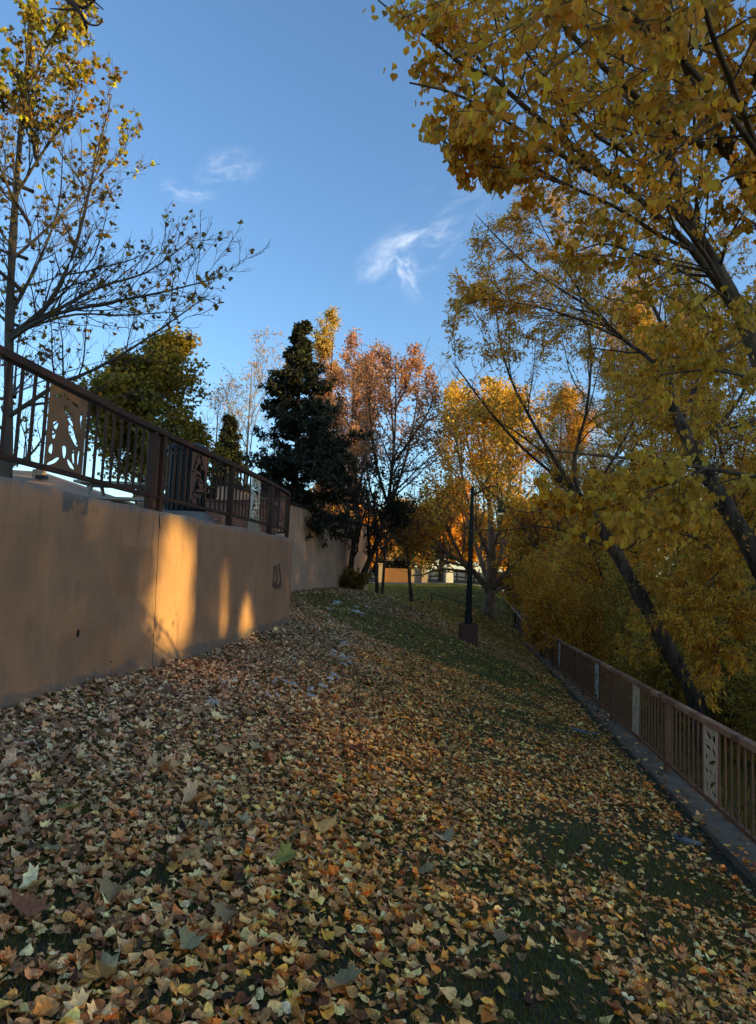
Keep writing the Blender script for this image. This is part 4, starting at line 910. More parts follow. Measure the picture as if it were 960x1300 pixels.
# ---- cottonwood arching over the camera from the right
def cottonwood():
    trunk = limbs([([(5.75, 8.0, -2.0), (5.45, 8.05, .0), (5.15, 8.1, 2.0), at(968, 470, 8.1), at(925, 370, 8.0), at(885, 300, 7.8), at(858, 232, 7.5), at(842, 150, 7.1), at(838, 60, 6.8), at(842, -60, 6.5)], .14, .03)], 26)
    L = [
     ([at(962, 262, 6.2), at(925, 195, 5.9), at(862, 175, 5.6), at(805, 120, 5.3), at(745, 65, 5.0), at(690, 0, 4.8), at(660, -60, 4.6)], .05, .012),
     ([at(1010, 350, 6.5), at(962, 262, 6.2), at(940, 225, 6.0)], .07, .045),
     ([at(920, 195, 5.9), at(943, 140, 5.2), at(962, 90, 4.6), at(975, 10, 4.0)], .035, .012),
     ([at(916, 182, 5.8), at(890, 130, 5.2), at(868, 80, 4.7), at(850, 40, 4.3), at(838, -30, 4.0)], .035, .010),
     ([at(930, 388, 8.0), at(880, 318, 7.7), at(830, 270, 7.4), at(775, 222, 7.1), at(705, 168, 6.8), at(660, 130, 6.6), at(625, 95, 6.4), at(580, 40, 6.3), at(555, -10, 6.2)], .06, .012),
     ([at(790, 238, 7.2), at(745, 215, 6.9), at(700, 190, 6.6), at(630, 146, 6.3), at(575, 118, 6.1), at(520, 105, 6.0)], .032, .008),
     ([at(625, 96, 6.4), at(590, 84, 6.2), at(556, 58, 6.1), at(512, 26, 6.0), at(480, 0, 6.0)], .022, .007),
     ([at(880, 318, 7.7), at(840, 300, 7.2), at(780, 262, 6.8), at(720, 235, 6.4), at(660, 205, 6.2), at(585, 190, 6.0), at(540, 165, 5.9)], .028, .007),
     ([at(720, 235, 6.4), at(680, 222, 6.2), at(630, 212, 6.0), at(575, 205, 5.9)], .016, .006),
     ([at(990, 410, 7.6), at(950, 428, 7.2), at(915, 445, 7.0), at(870, 452, 6.8), at(828, 458, 6.6)], .022, .008),
     ([at(1020, 612, 6.4), at(960, 605, 6.2), at(895, 594, 6.0), at(830, 585, 5.9), at(758, 578, 5.8), at(700, 572, 5.8)], .03, .008),
     ([at(895, 595, 6.0), at(862, 610, 5.9), at(828, 622, 5.8), at(790, 638, 5.7), at(750, 648, 5.7), at(690, 640, 5.7)], .016, .006),
     ([at(1010, 500, 7), at(955, 480, 6.6), at(900, 470, 6.3), at(840, 475, 6.1)], .022, .008),
     ([at(850, 210, 7.4), at(800, 130, 6.8), at(765, 60, 6.3), at(740, -10, 5.9), at(720, -80, 5.5)], .04, .012),
     ([at(842, 160, 7.1), at(880, 90, 7.0), at(905, 20, 6.8), at(920, -60, 6.4)], .035, .012),
     ([at(930, 388, 8.0), at(900, 330, 7.6), at(870, 290, 7.2), at(800, 200, 6.8), at(760, 175, 6.5), at(700, 110, 6.2), at(650, 40, 5.8)], .035, .010),
     ([at(990, 300, 6.4), at(965, 200, 5.0), at(930, 110, 4.2), at(900, 30, 3.6), at(880, -60, 3.2)], .035, .010),
     ([at(1000, 250, 5.0), at(930, 150, 4.2), at(850, 60, 3.7), at(780, 0, 3.4), at(730, -60, 3.2)], .03, .008),
     ([at(900, 345, 7.8), at(830, 330, 7.6), at(770, 310, 7.4), at(730, 320, 7.2)], .02, .007),
     ([at(890, 310, 7.8), at(830, 230, 7.2), at(760, 130, 6.9), at(690, 60, 6.7), at(640, 20, 6.6), at(600, -40, 6.5)], .03, .010),
     ([at(630, 110, 6.4), at(600, 130, 6.2), at(575, 160, 6.0), at(560, 190, 5.9)], .014, .006),
    ]
    L += [([np.array((5.6, 8.0, .4)), np.array((6.0, 7.2, 1.6)), np.array((6.2, 6.3, 2.2)), np.array((6.1, 5.4, 2.6)), np.array((5.9, 4.6, 2.7))], .03, .006), ([np.array((5.5, 8.0, .9)), np.array((6.4, 7.4, 1.5)), np.array((7.0, 6.4, 1.9)), np.array((7.2, 5.5, 2.3))], .025, .006)]  # two unseen low limbs added to dapple the sun patch on the wall
    lim = limbs([(p_, a * .85, b) for p_, a, b in L], 16); r_ = np.random.default_rng(3)
    # limbs on the far side of the crown, beyond the frame
    ex = shoot(np.array([(5.2, 8.1, 2.5 + .9 * k) for k in range(4)]), np.array([(1, .8, .8), (.2, 1, .9), (1, .1, 1), (.6, .9, 1.1)]), np.array([3.5, 3.2, 3.6, 3]), np.full(4, .05), 16, .3, .08, .25)
    lim = (np.concatenate((lim[0], ex[0])), np.concatenate((lim[1], ex[1])))
    t1 = spawn(*lim, 14, .12, 1., (.5, 1.0), .36, .42, 6, -.05, .10, .3, minr=.0035, tipshort=.3)
    tb_ = spawn(*trunk, 16, .35, 1, (.6, 1.1), .14, .25, 6, .0, .12, .3, minr=.005); t1 = (np.concatenate((t1[0], tb_[0])), np.concatenate((t1[1], tb_[1])))
    ok = lambda P: (P[:, -1, 2] > np.where(P[:, -1, 1] < 4.6, 2.6, 1.9)) & (P[:, -1, 0] - P[:, -1, 1] * .02 > -.1)
    k = ok(t1[0]); k[:] = k & (proj(t1[0][:, -1])[0] > np.interp(proj(t1[0][:, -1])[1], [-200, 0, 30, 60, 105, 170, 235, 262, 300, 420, 470, 560, 600, 640], [440, 458, 480, 505, 496, 538, 590, 660, 700, 740, 770, 745, 690, 655]) - 6) & (proj(t1[0][:, -1])[1] < 695); t1 = (t1[0][k], t1[1][k])
    t2 = spawn(*t1, 6, .12, 1., (.5, 1.0), .50, .6, 4, -.1, .1, .5, minr=.0025, tipshort=.3)
    def keep(p):
        x, y = proj(p); lim_x = np.interp(y, [-200, 0, 30, 60, 105, 170, 235, 262, 300, 420, 470, 560, 600, 640, 660, 690], [440, 458, 480, 505, 496, 538, 590, 660, 700, 740, 770, 745, 690, 655, 640, 640])
        lo = ((y > 480) & (y < 545)); hi = y < 690
        outf = (x > 985) | (y < -25)
        return (x > lim_x + 6 * rng.standard_normal(len(x))) & hi & ~(outf & (rng.random(len(x)) < .66))  & ~(lo & (rng.random(len(x)) < .65) & (x > 700)) & ~((y > 300) & (y < 540) & (x < 800) & (rng.random(len(x)) < .25))
    tpl = [bent(T_POPLAR, a, b) for a, b in ((.3, .1), (-.3, .25), (.6, -.1))]
    cols = [(.60, .36, .035), (.50, .31, .038), (.36, .26, .04), (.66, .41, .045), (.50, .26, .04)]
    def cf(p, c):
        x, y = proj(p); g_ = np.clip((x - 640) / 320, 0, 1)[:, None] * np.clip((y - 250) / 150, .25, 1)[:, None] * .5
        return c * (1 - g_) + g_ * np.array((.44, .36, .045)) * (.75 + .5 * rng.random((len(c), 1)))
    lf = [leaves(t2[0], 11, .058, cols, [4, 3, 2.5, 1.5, 1], tpl, droop=2.0, spread=.6, nup=-.2, keep=keep, colfn=cf), leaves(t1[0], 9, .059, cols, [4, 3, 2.5, 1.5, 1], tpl, droop=2.0, spread=.6, nup=-.2, keep=keep, t0=.3, colfn=cf)]
    kk = keep(t2[0][:, -1]); t2 = (t2[0][kk], t2[1][kk])
    make_tree('cottonwood_tree', 'cottonwood arching over from the right with hanging heart shaped yellow leaves', 'tree', (5.75, 8, -2), [trunk, lim, t1, t2], [10, 6, 4, 3], M['bark_cotton'], lf, gaps=True)
cottonwood()

# ---- young plane tree, almost bare, behind the left railing
def left_plane():
    b = at(6, 640, 11.5); b[2] = 2.1
    d0 = 11.5
    trunk = limbs([([b, at(9, 560, d0), at(11, 480, d0), at(12, 420, d0), at(15, 330, d0), at(22, 220, d0), at(30, 130, d0), at(38, 50, d0), at(46, -40, d0), at(50, -110, d0)], .105, .012)], 20)
    L = [([at(14, 426, d0), at(60, 388, 11.2), at(88, 335, 11), at(105, 280, 10.9), at(120, 212, 10.8), at(142, 120, 10.7)], .05, .007),
         ([at(14, 424, d0), at(70, 395, 11.6), at(128, 364, 11.8), at(190, 344, 12), at(252, 296, 12.2)], .042, .006),
         ([at(12, 432, d0), at(60, 402, 11), at(135, 385, 10.6), at(210, 370, 10.3), at(276, 353, 10.1)], .04, .006),
         ([at(9, 530, d0), at(32, 515, 11.3), at(75, 487, 11.0), at(110, 474, 10.7), at(160, 447, 10.4), at(215, 410, 10.1), at(262, 376, 9.9)], .045, .006),
         ([at(19, 250, d0), at(50, 200, 11.2), at(85, 150, 10.9), at(105, 108, 10.7)], .03, .006),
         ([at(15, 330, d0), at(60, 290, 12), at(110, 240, 12.4), at(160, 190, 12.8)], .03, .006),
         ([at(13, 400, d0), at(50, 330, 12.2), at(75, 260, 12.7), at(80, 180, 13.2)], .035, .006),
         ([at(25, 180, d0), at(45, 110, 11.8), at(70, 50, 12), at(90, 0, 12.2)], .025, .006),
         ([at(30, 130, d0), at(55, 70, 11.1), at(80, 20, 10.8), at(86, -40, 10.6)], .022, .006),
         ([at(12, 425, d0), at(90, 400, 12.3), at(160, 400, 13), at(235, 395, 13.6)], .03, .006)]
    for k in range(11):
        z0 = 3.0 + .6 * k; a = 2.0 + 1.35 * k; a = PI * .55 + (k * 1.9) % (PI * 1.1)
        ln = 3.6 - .22 * k; p0 = np.array((b[0], b[1], z0)); L.append(([p0, p0 + ln * .4 * np.array((math.cos(a), math.sin(a), .45)), p0 + ln * np.array((math.cos(a), math.sin(a), .75))], .035, .006))
    lim = limbs(L, 12)
    t1 = spawn(*lim, 15, .1, 1., (.4, .85), .36, .5, 6, .25, .12, .3, minr=.0045, tipshort=.45)
    t2 = spawn(*t1, 6, .12, 1., (.4, .85), .42, .6, 5, .25, .14, .4, minr=.0035, tipshort=.4)
    t3 = spawn(*t2, 3, .2, 1., (.4, .9), .5, .6, 4, .2, .14, .5, minr=.0028)
    tpl = [bent((T_PLANE[0] * .9, T_PLANE[1]), a, b_) for a, b_ in ((.8, .3), (-.6, .6), (.2, .1))]
    cols = [(.20, .16, .035), (.16, .12, .04), (.28, .20, .035), (.10, .075, .035)]
    hi = lambda p: (rng.random(len(p)) < .085 + .10 * np.clip((p[:, 2] - 7.5) / 2, 0, 1))
    top = lambda p: (p[:, 2] > 9.3 + .5 * rng.standard_normal(len(p))) & (rng.random(len(p)) < .19)  # sunlit look of the treetop put into extra, brighter yellow leaves
    t2h = np.concatenate((t2[0][:, [0, 1, 2, 4]], t3[0]))
    lf = [leaves(t2h, 3, .08, cols, [4, 3, 2, 3], tpl, droop=.7, keep=hi), leaves(t2h, 3, .10, [(.40, .40, .05), (.34, .34, .05), (.30, .29, .05)], [3, 2, 1], tpl, droop=.7, keep=top), leaves(trunk[0], 60, .09, cols, [3, 3, 2, 3], tpl, keep=lambda p: p[:, 2] > 3.5, t0=.3)]
    make_tree('plane_tree', 'young nearly bare tree with sparse curled leaves behind the left railing', 'tree', b, [trunk, lim, t1, t2, t3], [10, 6, 4, 3, 3], M['bark_grey'], lf)
left_plane()

# ---- bare limb reaching in at the top left from a tree beside the camera
def overhead():
    b = np.array((-4.6, 1.2, 2.1))
    trunk = limbs([([b, b + (.05, .1, 1.5), b + (.1, .3, 3.0), b + (.3, .8, 4.2)], .16, .06)], 10)
    tip = [at(62, -60, 5.2), at(84, 2, 5.2), at(100, 12, 5.2), at(108, 30, 5.2)]
    lim = limbs([([b + (.3, .8, 4.2), (-3.9, 3.0, 6.6), at(60, -120, 5.2), at(72, -30, 5.2), at(88, 2, 5.2), at(101, 13, 5.2), at(110, 36, 5.15)], .05, .009),
                 ([at(92, 2, 5.2), at(106, 10, 5.2), at(120, 0, 5.15), at(126, -8, 5.1)], .014, .007), ([at(97, 12, 5.2), at(82, 12, 5.25), at(64, 11, 5.3)], .012, .004), ([at(103, 18, 5.2), at(112, 30, 5.15), at(124, 32, 5.1), at(130, 27, 5.1)], .01, .004), ([at(84, -10, 5.2), at(100, -16, 5.1), at(112, 8, 5.05), at(108, 14, 5.0)], .012, .005)], 10)
    t1 = spawn(*(lim[0][:1], lim[1][:1]), 5, .1, .6, (.5, .9), .25, .5, 6, .2, .12, .3, minr=.004)
    make_tree('bare_tree', 'bare tree beside the camera whose dark twig hangs into the top left corner', 'tree', b, [trunk, lim, t1], [8, 6, 4], M['bark_dark'], [])
overhead()

# ---- willows leaning over the fence
LANCE = [bent(T_LANCE, a, b) for a, b in ((.3, .2), (-.4, .1))]
WCOL = [(.60, .38, .06), (.50, .34, .06), (.38, .28, .06), (.70, .42, .07), (.26, .21, .05)]
def willow(name, label, base, trunk_pts, r0, L, depth, ntw, nleaf, size, keep=None, group=None, cols=WCOL, gaps=True):
    trunk = limbs([(trunk_pts, r0, r0 * .45)], 18); lim = limbs([(p_, a * .75, b) for p_, a, b in L], 14)
    t1 = spawn(*lim, ntw, .1, 1., (.35, .8), .36, .5, 6, .12, .14, .3, minr=.006, tipshort=.4)
    t1b = spawn(*trunk, 14, .2, .95, (.6, 1.1), .16, .12, 6, .1, .16, .3, minr=.006, tipshort=.2)
    t1 = (np.concatenate((t1[0], t1b[0])), np.concatenate((t1[1], t1b[1])))
    t2 = spawn(*t1, 8, .1, 1., (.35, .8), .45, .55, 5, -.03, .16, .4, minr=.004, tipshort=.4)
    t3 = spawn(*t2, 3, .15, 1., (.35, .8), .55, .6, 4, -.08, .16, .5, minr=.003)
    if keep is not None:
        k = keep(t3[0][:, -1]); t3 = (t3[0][k], t3[1][k]); k = keep(t2[0][:, -1]); t2 = (t2[0][k], t2[1][k]); k = keep(t1[0][:, -1]); t1 = (t1[0][k], t1[1][k])
    lf = [leaves(t3[0], nleaf, size, cols, [4, 4, 3, 2, 1.5], LANCE, droop=.35, spread=.75, keep=keep), leaves(t2[0], nleaf, size, cols, [4, 4, 3, 2, 1.5], LANCE, droop=.35, spread=.75, keep=keep)]
    make_tree(name, label, 'tree', base, [trunk, lim, t1, t2, t3], [9, 6, 4, 3, 3], M['bark_dark'], lf, group, gaps=gaps)
TR1 = [(893, 905), (852, 830), (820, 770), (778, 695), (742, 640)]; TR2 = [(985, 770), (958, 705), (920, 640), (880, 570), (852, 512)]
def off_trunk(p):
    x, y = proj(p); k = np.ones(len(p), bool)
    for tr, wd, ymax in ((TR1, 13, 15.2), (TR2, 16, 12.6)):
        ty = [q[1] for q in tr][::-1]; tx = [q[0] for q in tr][::-1]; d = np.abs(x - np.interp(y, ty, tx)); k &= ~((d < wd) & (y > ty[0]) & (y < ty[-1]) & (p[:, 1] < ymax) & (rng.random(len(p)) < .72))
    return k & ~((x < 664) & (y > 752) & (p[:, 1] > 26))
def keepW(p):
    x, y = proj(p); lx_ = np.interp(y, [200, 235, 300, 350, 440, 520, 600, 700, 800], [655, 640, 592, 570, 572, 585, 600, 640, 650]); return off_trunk(p) & (x > lx_ + 8 * rng.standard_normal(len(x))) & ((y > 232) | (x > 720)) & ~((x < 700) & (y > 455) & (y < 720) & (rng.random(len(x)) < .62))
b1 = at(893, 905, 15.0); b1[2] = float(ground(b1[0], b1[1])) - .1
willow('willow_tree', 'willow whose dark trunk leans left over the middle of the fence', b1,
       [b1, at(885, 890, 15), at(852, 830, 15), at(820, 770, 15.1), at(778, 695, 15.3), at(742, 640, 15.6), at(705, 603, 16)], .21,
       [([at(742, 640, 15.6), at(715, 600, 15.6), at(690, 560, 15.5), at(672, 528, 15.5), at(650, 485, 15.3), at(634, 430, 15.2), at(628, 370, 15)], .08, .01),
        ([at(740, 640, 15.6), at(728, 590, 16), at(745, 520, 16.5), at(750, 440, 17), at(735, 370, 17.2), at(720, 300, 17.5)], .07, .01),
        ([at(700, 600, 16), at(660, 565, 15), at(620, 520, 14.2), at(590, 480, 13.6), at(575, 460, 13.2)], .05, .008),
        ([at(690, 575, 15.7), at(650, 545, 16), at(615, 530, 16.4), at(585, 520, 16.8)], .035, .008),
        ([at(780, 700, 15.3), at(810, 690, 15.8), at(850, 660, 16.3), at(880, 620, 16.6)], .04, .008),
        ([at(778, 695, 15.3), at(760, 690, 14.4), at(720, 675, 13.6), at(680, 668, 13.2), at(640, 674, 13.0), at(600, 673, 12.9), at(572, 690, 12.8)], .035, .007),
        ([at(720, 620, 15.8), at(680, 650, 15.0), at(640, 640, 14.6), at(600, 600, 14.2), at(570, 560, 14)], .03, .007),
        ([at(830, 790, 15.1), at(870, 770, 14.7), at(910, 740, 14.3), at(940, 700, 14)], .035, .008),
        ([at(742, 640, 15.6), at(780, 580, 16.5), at(820, 500, 17.5), at(840, 420, 18.5)], .05, .008)], 15, 13, 11, .115, keepW)
b2 = np.array((7.3, 12.2, -2.4))
willow('willow_tree', 'willow leaning in from the right edge with a thick black trunk', b2,
       [b2, at(985, 790, 12.2), at(958, 705, 12.2), at(920, 640, 12.3), at(880, 570, 12.5), at(852, 512, 12.8)], .21,
       [([at(852, 512, 12.8), at(835, 465, 13), at(790, 430, 13.2), at(750, 392, 13.4), at(680, 346, 13.6), at(632, 302, 13.8), at(604, 272, 14)], .07, .006),
        ([at(852, 512, 12.8), at(850, 440, 13.2), at(820, 370, 13.6), at(790, 310, 14), at(760, 270, 14.4)], .07, .008),
        ([at(790, 430, 13.2), at(720, 400, 13), at(660, 385, 12.9), at(610, 380, 12.8), at(580, 400, 12.8)], .035, .006),
        ([at(750, 392, 13.4), at(720, 345, 13.7), at(690, 290, 14), at(665, 245, 14.2)], .03, .006),
        ([at(880, 570, 12.5), at(930, 520, 13), at(960, 460, 13.6), at(980, 380, 14.2)], .06, .008),
        ([at(865, 540, 12.6), at(890, 470, 13.6), at(900, 400, 14.6), at(890, 330, 15.5)], .05, .008),
        ([at(920, 640, 12.3), at(880, 650, 12), at(830, 640, 11.8), at(790, 650, 11.7)], .03, .007),
        ([at(958, 705, 12.2), at(920, 720, 11.9), at(880, 760, 11.7), at(850, 790, 11.6)], .025, .006),
        ([at(970, 740, 12.2), at(940, 760, 11.8), at(920, 800, 11.5), at(905, 850, 11.3)], .025, .006)], 12.5, 13, 10, .105, keepW)
b3 = np.array((12.0, 21, -3.0))
willow('willow_tree', 'upright willow standing between the two leaning ones farther back', b3,
       [b3, (11.6, 21, 0), (11.3, 21.2, 2), (11.0, 21.4, 4)], .2,
       [([(11.3, 21.2, 2.4), (10, 21, 4.5), (8.9, 20.6, 6.5), (8.2, 20.4, 8.6)], .08, .008), ([(11.0, 21.4, 4), (10.8, 22, 6), (10.6, 22.4, 8), (10.4, 22.6, 10)], .09, .008), ([(11.1, 21.4, 3.6), (12.2, 21, 5.5), (13.0, 20.6, 7.5)], .07, .008),
        ([(11.4, 21.1, 1.5), (9.8, 20.5, 2.6), (8.3, 20, 3.4), (7.3, 19.8, 4.6)], .05, .008), ([(11.4, 21.2, 1.8), (12.6, 22, 3), (13.6, 22.5, 4.6)], .05, .008), ([(11.0, 21.4, 4), (9.9, 22.5, 6), (9, 23.4, 7.5), (8.2, 24, 9.5)], .06, .008)], 21, 13, 12, .15, keepW)

# ---- willow shrubs on the bank
def shrub(label, x, y, h, spread, nst, nleaf, cols, wts, size):
    tl = .18 if spread < 1.5 else .55
    z = float(ground(x, y)) - .1; base = np.array((x, y, z)); a = rng.random(nst) * 6.28; r_ = rng.random(nst) * spread * .35
    pos = base + np.column_stack((np.cos(a) * r_, np.sin(a) * r_, np.zeros(nst))); d = np.column_stack((np.cos(a) * tl * rng.random(nst), np.sin(a) * tl * rng.random(nst), np.ones(nst)))
    st = shoot(pos, d, h * (.7 + .45 * rng.random(nst)), np.full(nst, .022), 8, .0, .10, .25)
    t1 = spawn(*st, 9, .08, 1, (.4, .9), .36, .5, 6, -.05, .15, .3, minr=.005, tipshort=.3)
    t2 = spawn(*t1, 6, .1, 1, (.4, .9), .45, .6, 4, -.1, .15, .4, minr=.004, tipshort=.3)
    lf = [leaves(t2[0], nleaf + 3, size, cols, wts, LANCE, droop=.3, spread=.8, keep=off_trunk), leaves(t1[0], nleaf, size, cols, wts, LANCE, droop=.3, spread=.8, keep=off_trunk)]
    k = off_trunk(t2[0][:, -1]); t2 = (t2[0][k], t2[1][k])
    make_tree('willow_shrub', label, 'shrub', base, [st, t1, t2], [5, 3, 3], M['bark_brown'], lf, 'willow shrubs along the river bank', gaps=True)
S1 = [(.70, .46, .07), (.56, .39, .07), (.80, .50, .08), (.38, .29, .06)]; S2 = [(.42, .39, .10), (.33, .32, .09), (.54, .43, .10), (.24, .23, .07)]; S3 = [(.74, .43, .07), (.62, .37, .07), (.54, .36, .08), (.82, .5, .09)]
for lab, x, y, h, sp, ns, nl, cl, sz in (
    ('amber willow shrub leaning over the fence at its far end', 8.1, 32.5, 4.0, 1.4, 34, 7, S3, .14), ('tall yellow shrub behind the far part of the fence', 10.4, 37, 5.2, 2.8, 34, 7, S1, .18), ('amber shrub just right of the one that covers the fence', 9.2, 28, 5.2, 2.6, 36, 7, S3, .15),
    ('olive shrub behind the middle of the fence', 9.0, 21.5, 4.6, 2.6, 36, 8, S2, .13), ('yellow green shrub left of the leaning trunk', 8.3, 17.6, 3.4, 2.2, 32, 8, S2, .115), ('olive shrub low at the foot of the leaning trunk', 8.6, 13.9, 2.6, 1.9, 30, 8, S2, .10),
    ('sparse olive shrub nearest the camera beyond the fence', 8.4, 11.0, 2.4, 1.6, 20, 8, S2, .095), ('tall shrub behind the leaning trunk', 11.2, 17.2, 4.4, 2.6, 34, 7, S2, .125), ('tall yellow shrub far back at the right edge', 14.2, 23.5, 4.6, 3.0, 34, 7, S1, .14), ('yellow shrub between the far fence and the river', 13.2, 30.5, 5.2, 3.2, 34, 7, S1, .17), ('amber shrub beside the ramp railing', 13.0, 46.5, 4.6, 3.0, 30, 6, S3, .22)):
    shrub(lab, x, y, h, sp, ns, nl, cl, [4, 3, 3, 2], sz)

# ---- generic crown tree
def crown_tree(name, label, base, h, cr, r0, cols, wts, leafsize, nl, bark='bark_brown', t0=.3, up=.35, ang=(.5, 1.0), group=None, lr=.55, nlim=11, tpl=None, lean=(0, 0), keep=None, n1=7, n2=5, n3=0, trunk=None, droop=.4, colfn=None, gaps=False, limb=None):
    base = np.array(base, float)
    tr = limbs([(trunk if trunk is not None else [base, base + (lean[0] * .3, lean[1] * .3, h * .3), base + (lean[0] * .7, lean[1] * .7, h * .65), base + (lean[0], lean[1], h * .97)], r0, r0 * .12)], 16)
    if limb is None: l1 = spawn(*tr, nlim, t0, .97, ang, cr / h * 1.05, .5, 9, up, .10, .25, minr=.012, tipshort=.55)
    else: l1 = limb
    l2 = spawn(*l1, n1, .2, 1, (.45, .95), lr, .55, 6, up * .6, .14, .3, minr=.008, tipshort=.4)
    l3 = spawn(*l2, n2, .15, 1, (.4, .9), lr * .85, .6, 4, up * .3, .14, .4, minr=.006, tipshort=.3)
    lv = [tr, l1, l2, l3]; sd = [9, 6, 4, 3]; last = l3
    if n3:
        l4 = spawn(*l3, n3, .1, 1, (.4, .9), .5, .6, 3, 0, .12, .5, minr=.005); lv.append(l4); sd.append(3); last = l4
    if keep is not None:
        k = keep(last[0][:, -1]); last = (last[0][k], last[1][k]); lv[-1] = last
    lf = [leaves(last[0], nl, leafsize, cols, wts, tpl or [bent(T_CARD, .3, .2), bent(T_CARD, -.4, .4)], droop=droop, spread=.9, keep=keep, colfn=colfn, pjit=1.0)] if nl else []
    make_tree(name, label, 'tree', base, lv, sd, M[bark], lf, group, gaps=gaps)
    return tr
G = lambda x, y: float(ground(x, y)) - .05
for X_, Y_, hgt, crn, lab in ((10.6, 27, 14.5, 5.2, 'tall thin twigged willow behind the middle of the fence'), (14.5, 24, 14, 5.0, 'tall willow behind the thick black trunk at the right'), (9.9, 38, 14, 4.6, 'farthest willow between the orange tree and the fence')):
    q = np.array((X_, Y_, G(X_, Y_) - .2)); crown_tree('willow_tree', lab, q, hgt, crn, .2, WCOL, [4, 4, 3, 2, 1.5], .15, 7, 'bark_brown', .15, .3, (.5, .95), n1=11, n2=7, n3=4, lr=.5, nlim=22, tpl=LANCE, droop=.35, keep=keepW)
# big orange plane beside the ramp
pb = at(623, 782, 43); pb[2] = G(pb[0], 43)
OR = [(.58, .44, .09), (.54, .37, .07), (.60, .48, .12), (.44, .31, .07), (.38, .31, .09)]
d = 43
ptrunk = [pb + (0, 0, -.1), at(622, 765, d), at(623, 745, d), at(624, 715, d), at(624, 680, d), at(622, 640, d), at(618, 590, d), at(612, 530, d)]
plimb = limbs([([at(622, 752, d), at(608, 733, 42.6), at(590, 716, 42), at(570, 704, 41.5), at(548, 694, 41), at(530, 690, 40.5)], .22, .03), ([at(622, 755, d), at(634, 736, 42.5), at(648, 722, 42), at(664, 700, 41.5), at(676, 670, 41)], .20, .03),
    ([at(622, 750, d), at(612, 715, 44), at(600, 680, 45), at(588, 640, 45.6), at(580, 590, 46)], .2, .03), ([at(622, 750, d), at(634, 710, 44), at(650, 670, 45), at(660, 620, 46), at(664, 570, 46.5)], .18, .03),
    ([at(624, 712, d), at(606, 670, 42), at(590, 620, 41.2), at(580, 560, 40.8), at(582, 520, 40.5)], .15, .02), ([at(624, 700, d), at(640, 650, 42), at(648, 600, 41.5), at(645, 540, 41)], .15, .02),
    ([at(624, 755, d), at(640, 745, 43.5), at(660, 742, 44), at(680, 735, 44.5)], .12, .02), ([at(590, 716, 42), at(575, 685, 41), at(560, 650, 40.5), at(552, 610, 40)], .10, .02), ([at(622, 640, d), at(600, 590, d), at(590, 530, d), at(592, 490, d)], .1, .02), ([at(618, 590, d), at(630, 540, d), at(640, 510, d)], .08, .02), ([at(570, 704, 41.5), at(545, 680, 40.5), at(528, 650, 40), at(520, 620, 39.5)], .08, .02)], 12)
crown_tree('plane_tree', 'big spreading tree with glowing orange leaves beside the ramp railing', pb, 14, 5, .46, OR, [5, 4, 3, 2, 2], .17, 17, 'bark_plane', limb=plimb, trunk=ptrunk, n1=12, n2=7, n3=3, lr=.55, up=.25,
           keep=lambda p: (lambda x, y: (x > np.interp(y, [480, 500, 560, 640, 700], [575, 562, 548, 530, 505])) & (y > 478) & ~((x < 600) & (y > 590) & (rng.random(len(x)) < .5)))(*proj(p)))
# small leaning tree on the lawn
sb = at(523, 766, 38); sb[2] = G(sb[0], 38)
crown_tree('young_tree', 'small leaning tree with a brownish crown in the middle of the far lawn', sb, 4.6, 2.6, .12, [(.30, .17, .045), (.22, .13, .04), (.38, .22, .05), (.15, .10, .035)], [3, 3, 2, 2], .14, 4, 'bark_dark', .38, .15, (.7, 1.15), lean=(-.5, .0), n1=7, n2=5, n3=2, trunk=[sb, at(521, 745, 38), at(518, 715, 38), at(516, 690, 38), at(514, 665, 38)])
# forked tree by the block wall: the tall reddish crown
fb_ = at(453, 752, 33); fb_[2] = G(fb_[0], 33)
d = 33
def stems():
    return [([fb_ + (-.1, 0, 0), at(446, 722, d), at(449, 695, d), at(457, 668, d), at(452, 640, 33.2), at(440, 610, 33.5), at(432, 570, 33.8), at(424, 520, 34)], .17, .03),
            ([fb_ + (.1, 0, 0), at(462, 728, d), at(475, 697, d), at(488, 662, d), at(494, 630, 32.8), at(498, 590, 32.5), at(502, 540, 32.2), at(503, 450, 32)], .19, .025),
            ([at(485, 668, d), at(500, 630, 33.5), at(516, 580, 34), at(528, 520, 34.5), at(534, 460, 35)], .10, .02), ([at(492, 640, d), at(478, 590, 32), at(470, 530, 31.5), at(470, 470, 31)], .09, .02),
            ([at(452, 640, 33.2), at(462, 590, 34), at(468, 540, 34.8), at(455, 480, 35)], .08, .02), ([at(498, 590, 32.5), at(520, 560, 31.5), at(545, 520, 30.8), at(553, 480, 30.5)], .07, .02), ([at(500, 560, 32.5), at(495, 500, 33), at(484, 450, 33.4)], .06, .02), ([at(440, 612, 33.5), at(425, 590, 32.5), at(412, 550, 32)], .06, .02), ([at(502, 520, 32.2), at(520, 480, 32.6), at(525, 445, 33)], .05, .015)]
fl = limbs(stems(), 14)
RED = [(.46, .30, .27), (.40, .24, .20), (.52, .38, .34), (.32, .20, .17)]
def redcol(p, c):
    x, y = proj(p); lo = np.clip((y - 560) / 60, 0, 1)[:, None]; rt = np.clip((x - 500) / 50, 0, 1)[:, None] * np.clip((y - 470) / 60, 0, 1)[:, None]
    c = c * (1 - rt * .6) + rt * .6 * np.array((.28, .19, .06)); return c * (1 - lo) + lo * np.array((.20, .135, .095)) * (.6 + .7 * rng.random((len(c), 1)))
fk = lambda p: (lambda x, y: (y > np.interp(x, [395, 420, 450, 480, 520, 550, 565], [520, 500, 470, 428, 432, 462, 510]) + 8 * rng.standard_normal(len(x))) & (y < 690))(*proj(p))
